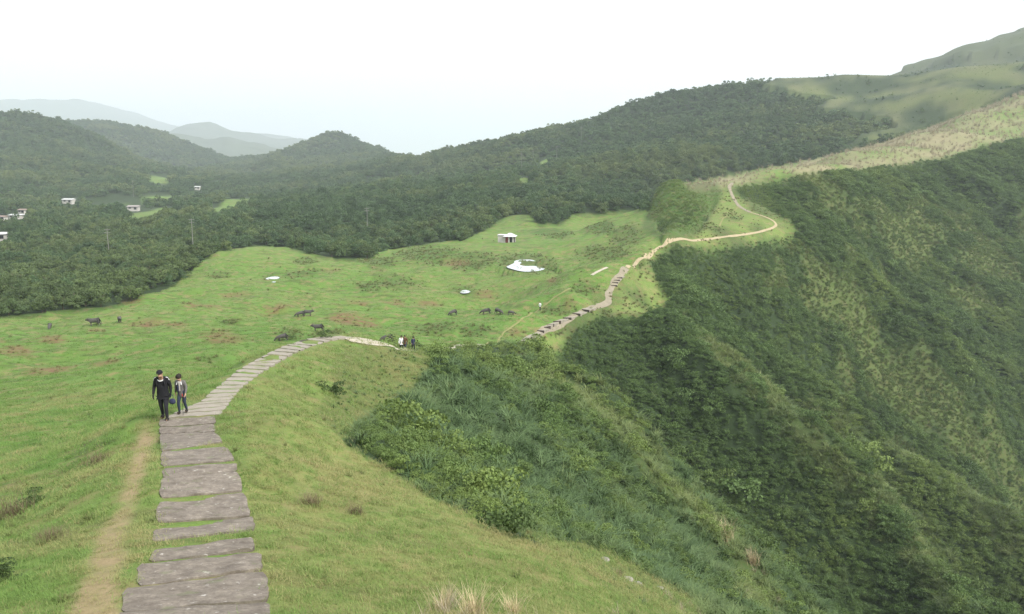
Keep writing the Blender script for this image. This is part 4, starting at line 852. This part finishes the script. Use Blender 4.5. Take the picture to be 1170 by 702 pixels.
for x, y, kd, rz, sc, lb in BUFF:
    p = hit(x, y); o = link('water_buffalo', None); o.location = p - Vector((0, 0, .04)); o.rotation_euler = (0, 0, R(rz)); o.scale = (sc * .9,) * 3; tag(o, lb, 'buffalo', 'water buffalo on the pasture')
    for nm, m in zip(('body', 'horn', 'horn'), BK[kd]): link(nm, m, None, o)
# ------------------------------------------------------------------ shelter, houses, poles
WALLW = plain('white wall', (.45, .43, .40), .8, .08, 1); ROOFW = plain('pale sheet roof', (.52, .52, .52), .55, .1, 1); DARKW = plain('dark opening', (.02, .02, .025), .4, .2, 1); REDP = plain('dull red paint', (.24, .05, .05), .7, .2, 2); ROOFG = plain('grey roof', (.30, .27, .26), .8, .2, 1); ROOFB = plain('brown roof', (.26, .20, .17), .8, .2, 1); POLEM = plain('grey pole', (.24, .235, .22), .7, .15, 1)
def boxm(name, lo, hi, mat, parent, bev=.03):
    bm = bmesh.new(); bmesh.ops.create_cube(bm, size=1)
    for v in bm.verts: v.co = Vector([(lo[i] + hi[i]) / 2 + v.co[i] * (hi[i] - lo[i]) for i in range(3)])
    bmesh.ops.bevel(bm, geom=bm.edges[:], offset=bev, segments=1, affect='EDGES'); me = bpy.data.meshes.new(name); bm.to_mesh(me); bm.free(); return link(name, me, mat, parent)
def roofm(name, x0, x1, y0, y1, z, h, mat, parent, hip=.0, eave=.4):
    bm = bmesh.new(); x0 -= eave; x1 += eave; y0 -= eave; y1 += eave; ym = (y0 + y1) / 2; ins = hip * (x1 - x0) / 2
    v = [bm.verts.new(p) for p in ((x0, y0, z), (x1, y0, z), (x1, y1, z), (x0, y1, z), (x0 + ins, ym, z + h), (x1 - ins, ym, z + h))]
    for f in ((0, 1, 5, 4), (2, 3, 4, 5), (1, 2, 5), (3, 0, 4), (3, 2, 1, 0)): bm.faces.new([v[k] for k in f])
    bmesh.ops.recalc_face_normals(bm, faces=bm.faces); me = bpy.data.meshes.new(name); bm.to_mesh(me); bm.free(); return link(name, me, mat, parent)
p = hit(579, 277.5); o = link('shelter', None); o.location = p; o.rotation_euler = (0, 0, R(-12)); tag(o, 'small white shelter with pyramid roof and red door above the pond', 'shelter')
boxm('annex_wall', (-3.0, -1.2, -.6), (-.3, 1.6, 2.6), WALLW, o); boxm('annex_roof', (-3.2, -1.4, 2.6), (-.1, 1.8, 2.8), ROOFW, o); boxm('door', (-.25, -1.0, -.4), (.75, -.9, 2.1), REDP, o); boxm('back_wall', (-.25, 1.2, -.5), (2.6, 1.5, 2.2), DARKW, o)
roofm('roof', -.6, 3.0, -1.6, 1.8, 2.25, 1.2, ROOFW, o, .85, .5)
for x_, y_ in ((1.1, -1.5), (2.6, -1.5), (2.7, 1.6)): boxm('post', (x_ - .25, y_ - .12, -.8), (x_ + .25, y_ + .12, 2.27), WALLW, o)
def house(px, py, w, dp, h, rz, roofk, label, lift=0):
    w, dp, h = w * .55, dp * .6, h * .55; p = hit(px, py); o = link('house', None); o.location = p + Vector((0, 0, lift)); o.rotation_euler = (0, 0, R(rz)); tag(o, label, 'house')
    boxm('wall', (-w / 2, -dp / 2, -6), (w / 2, dp / 2, h), WALLW, o); roofm('roof', -w / 2, w / 2, -dp / 2, dp / 2, h, h * .35, roofk, o, .15, .6)
    n = max(2, int(w / 4.5))
    for i in range(n):
        x = -w / 2 + w * (i + .5) / n; boxm('window' if i != n // 2 else 'door', (x - .9, -dp / 2 - .06, h * .35 if i != n // 2 else .1), (x + .9, -dp / 2 + .05, h * .75), DARKW, o)
house(79, 233, 15, 9, 4.5, -6, ROOFW, 'long white house with pale roof among the valley trees', 1)
house(153, 241.5, 13, 8, 4, 4, ROOFG, 'white house beside the pale field in the valley', 1)
house(20, 250.5, 13, 11, 3, -14, ROOFW, 'low house with wide white roof in the valley', 1); house(27, 245, 9, 7, 3.5, -14, ROOFB, 'small house close behind the wide white roof', 1); house(1, 275.5, 10, 9, 4, 10, ROOFW, 'white-roofed house at the edge of the photo, nearest in the valley', 1)
house(226, 217.5, 9, 7, 3.5, 0, ROOFW, 'small lone white house high on the valley floor', 1); house(3, 252.5, 9, 6, 3, -10, ROOFB, 'small house left of the wide white roof', 1)
def pole_(px, py, hgt, label, arm=True, rad=.13):
    p = hit(px, py); o = link('utility_pole', None); o.location = p; tag(o, label, 'utility pole')
    bm = bmesh.new(); bmesh.ops.create_cone(bm, segments=10, radius1=rad, radius2=rad * .65, depth=hgt + 2, cap_ends=True)
    for v in bm.verts: v.co.z += hgt / 2 - 1
    me = bpy.data.meshes.new('mast'); bm.to_mesh(me); bm.free(); link('mast', me, POLEM, o)
    if arm:
        for z_ in (hgt - .5, hgt - 1.6): boxm('crossarm', (-1.1, -.08, z_), (1.1, .08, z_ + .16), POLEM, o)
for a in ((125, 296, 11, 'pale pole standing in the woods at the lower forest edge'), (221, 287, 13, 'pole rising from woods above the pasture corner'), (420, 268, 12, 'pole in the woods above the middle pasture'), (153, 226, 15, 'leaning pale pole near the valley fields'),
          (596, 200, 16, 'mast at the pink clearing on the mountain'), (609, 190, 14, 'slim pole left of the upper clearing'), (636, 186, 14, 'slim pole right of the upper clearing'), (664, 166, 16, 'pale pole high on the forested mountain')): pole_(*a)
# ------------------------------------------------------------------ single plants and rocks
ROCK = plain('pale rock', (.26, .24, .21), .9, .3, 4)
for k, (x, y, s, lb) in enumerate(((716, 662, .35, 'pale flat rock at the edge of the silver grass'), (728, 668, .3, 'pale rock beside the flat one below the brush'), (753, 672, .25, 'small whitish rock, lowest of the three below the brush'), (690, 640, .3, 'angular pale rock on the bare streak below the brush'))):
    p = hit(x, y); bm = bmesh.new(); bmesh.ops.create_icosphere(bm, subdivisions=3, radius=s * .55)
    for v in bm.verts: v.co = Vector((v.co.x * 1.3, v.co.y, v.co.z * .6)) * (1 + .45 * (float(vnoise(v.co.x * 5 + k * 7, v.co.y * 5 + v.co.z * 4, k)) - .5))
    me = bpy.data.meshes.new('rock'); bm.to_mesh(me); bm.free(); o = link('rock', me, ROCK); o.location = p; tag(o, lb, 'rock', 'pale rocks below the brush')
M_BUSH1 = leaf_mat('bush leaves', (.045, .075, .025), (.075, .115, .036), (0, 0, 0), .25, False); M_DRYB = leaf_mat('dry bush twigs', (.12, .095, .055), (.16, .13, .075), (0, 0, 0), .2, False)
for k, (x, y, s, m, lb) in enumerate(((575, 612, 1.5, M_BUSH1, 'round green bush where the lawn slope meets the silver grass'), (18, 590, 1.0, M_DRYB, 'brownish scrubby bush at the left edge of the slope'), (40, 575, .7, M_BUSH1, 'low green bush beside the brownish scrub'), (112, 530, .8, M_DRYB, 'low brown bush between the pasture slope and the dirt trail'),
                                   (58, 618, .6, M_DRYB, 'small brown bush on the slope left of the dirt trail'), (355, 577, .6, M_DRYB, 'small dry bush on the grass right of the steps'), (406, 588, .5, M_DRYB, 'smaller dry bush beyond the dry bush right of the steps'), (705, 660, .6, M_DRYB, 'reddish dry bush near the pale rocks'),
                                   (378, 448, 1.2, M_BUSH1, 'dark low shrub on the shoulder right of the curving steps'), (335, 389, 1.2, M_BUSH1, 'grey-green rushes beside the half hidden buffalo'), (372, 387, 1.1, M_BUSH1, 'dark rushes in front of the pale-backed buffalo'), (12, 660, .6, M_BUSH1, 'leafy green weed low at the left edge'))):
    p = hit(x, y); o = link('bush', crown_mesh('bush', g(200 + k), 9, 800, .032, 1.1, .7, -.15) if m is M_BUSH1 else blade_mesh('bush', g(200 + k), 220, .62, .007, .2, .35, 3, .35), m); o.location = p; o.scale = (s,) * 3; tag(o, lb, 'bush')
for k, (x, y, s, lb) in enumerate(((540, 706, .55, 'straw-coloured plume grass clump on the near lawn slope'), (505, 700, .4, 'low straw clump left of the plume grass'), (586, 703, .4, 'short pale stalks right of the plume grass'), (829, 618, 2.2, 'pale pink plume grass clump on the dark ravine slope'), (860, 645, 1.6, 'small pale plume clump below the pink one'))):
    p = hit(x, y); o = link('grass_clump', blade_mesh('grass_clump', g(300 + k), 150, 1.0, .009, .16, .3, 4, .5), None); o.data.materials.append(leaf_mat('straw blades', (.40, .32, .18), (.46, .38, .24), (0, 0, 0), .2, False)); o.location = p; o.scale = (s,) * 3; tag(o, lb, 'grass clump')
# ------------------------------------------------------------------ camera, sky, sun, air
cam = bpy.data.cameras.new('camera'); cam.sensor_width = 36; cam.lens = 36 * F / 1170; cam.clip_start = .1; cam.clip_end = 60000
co = bpy.data.objects.new('camera', cam); co.rotation_euler = (R(90) - PITCH, 0, 0); COL.objects.link(co); scene.camera = co
SUN_EL, SUN_AZ = R(44), R(126)      # from the right and slightly behind
w = bpy.data.worlds.new('World'); scene.world = w; w.use_nodes = True; nt = w.node_tree; bg = nt.nodes['Background']
sky = nt.nodes.new('ShaderNodeTexSky'); sky.sky_type = 'NISHITA'; sky.sun_disc = False; sky.sun_elevation = SUN_EL; sky.sun_rotation = SUN_AZ; sky.air_density = 1.5; sky.dust_density = 6; sky.ozone_density = 1
mix = nt.nodes.new('ShaderNodeMix'); mix.data_type = 'RGBA'; mix.inputs[0].default_value = .8; mix.inputs[7].default_value = (9.6, 9.9, 10.2, 1)   # cloud deck
nt.links.new(sky.outputs[0], mix.inputs[6]); nt.links.new(mix.outputs[2], bg.inputs[0]); bg.inputs[1].default_value = .075
sl = bpy.data.lights.new('sun', 'SUN'); sl.energy = 2.7; sl.angle = R(16); sl.color = (1, .97, .92); so = bpy.data.objects.new('sun', sl)
d = Vector((math.sin(SUN_AZ) * math.cos(SUN_EL), math.cos(SUN_AZ) * math.cos(SUN_EL), math.sin(SUN_EL))); so.rotation_euler = d.to_track_quat('Z', 'Y').to_euler(); so.location = (0, 0, 300); COL.objects.link(so)
zlo = float(ZZ.min()) - 25; zhi = 420
hz = boxm('haze', (-14600, -14600, min(zlo, -200)), (14600, 14600, zhi), None, None, 1.0) if False else None
bm = bmesh.new(); bmesh.ops.create_cube(bm, size=2)
for v in bm.verts: v.co = Vector((v.co.x * 14800, v.co.y * 14800, zhi if v.co.z > 0 else min(zlo, -200)))
hm = bpy.data.meshes.new('haze'); bm.to_mesh(hm); bm.free(); ho = link('haze', hm); tag(ho, 'pale bluish air filling the valley', 'haze', kind='stuff')
m = bpy.data.materials.new('air'); m.use_nodes = True; m.node_tree.nodes.clear(); out = m.node_tree.nodes.new('ShaderNodeOutputMaterial'); pv = m.node_tree.nodes.new('ShaderNodeVolumePrincipled')
pv.inputs['Color'].default_value = (.86, .93, 1, 1); pv.inputs['Density'].default_value = .00018; pv.inputs['Anisotropy'].default_value = .2; m.node_tree.links.new(pv.outputs[0], out.inputs['Volume']); hm.materials.append(m)
scene.view_settings.view_transform = 'Standard'; scene.view_settings.look = 'None'; scene.view_settings.exposure = 1.0; scene.view_settings.gamma = 1; scene.view_settings.use_curve_mapping = False
scene.cycles.max_bounces = 5; scene.cycles.volume_bounces = 1; scene.cycles.use_denoising = True; scene.cycles.denoising_prefilter = 'NONE'
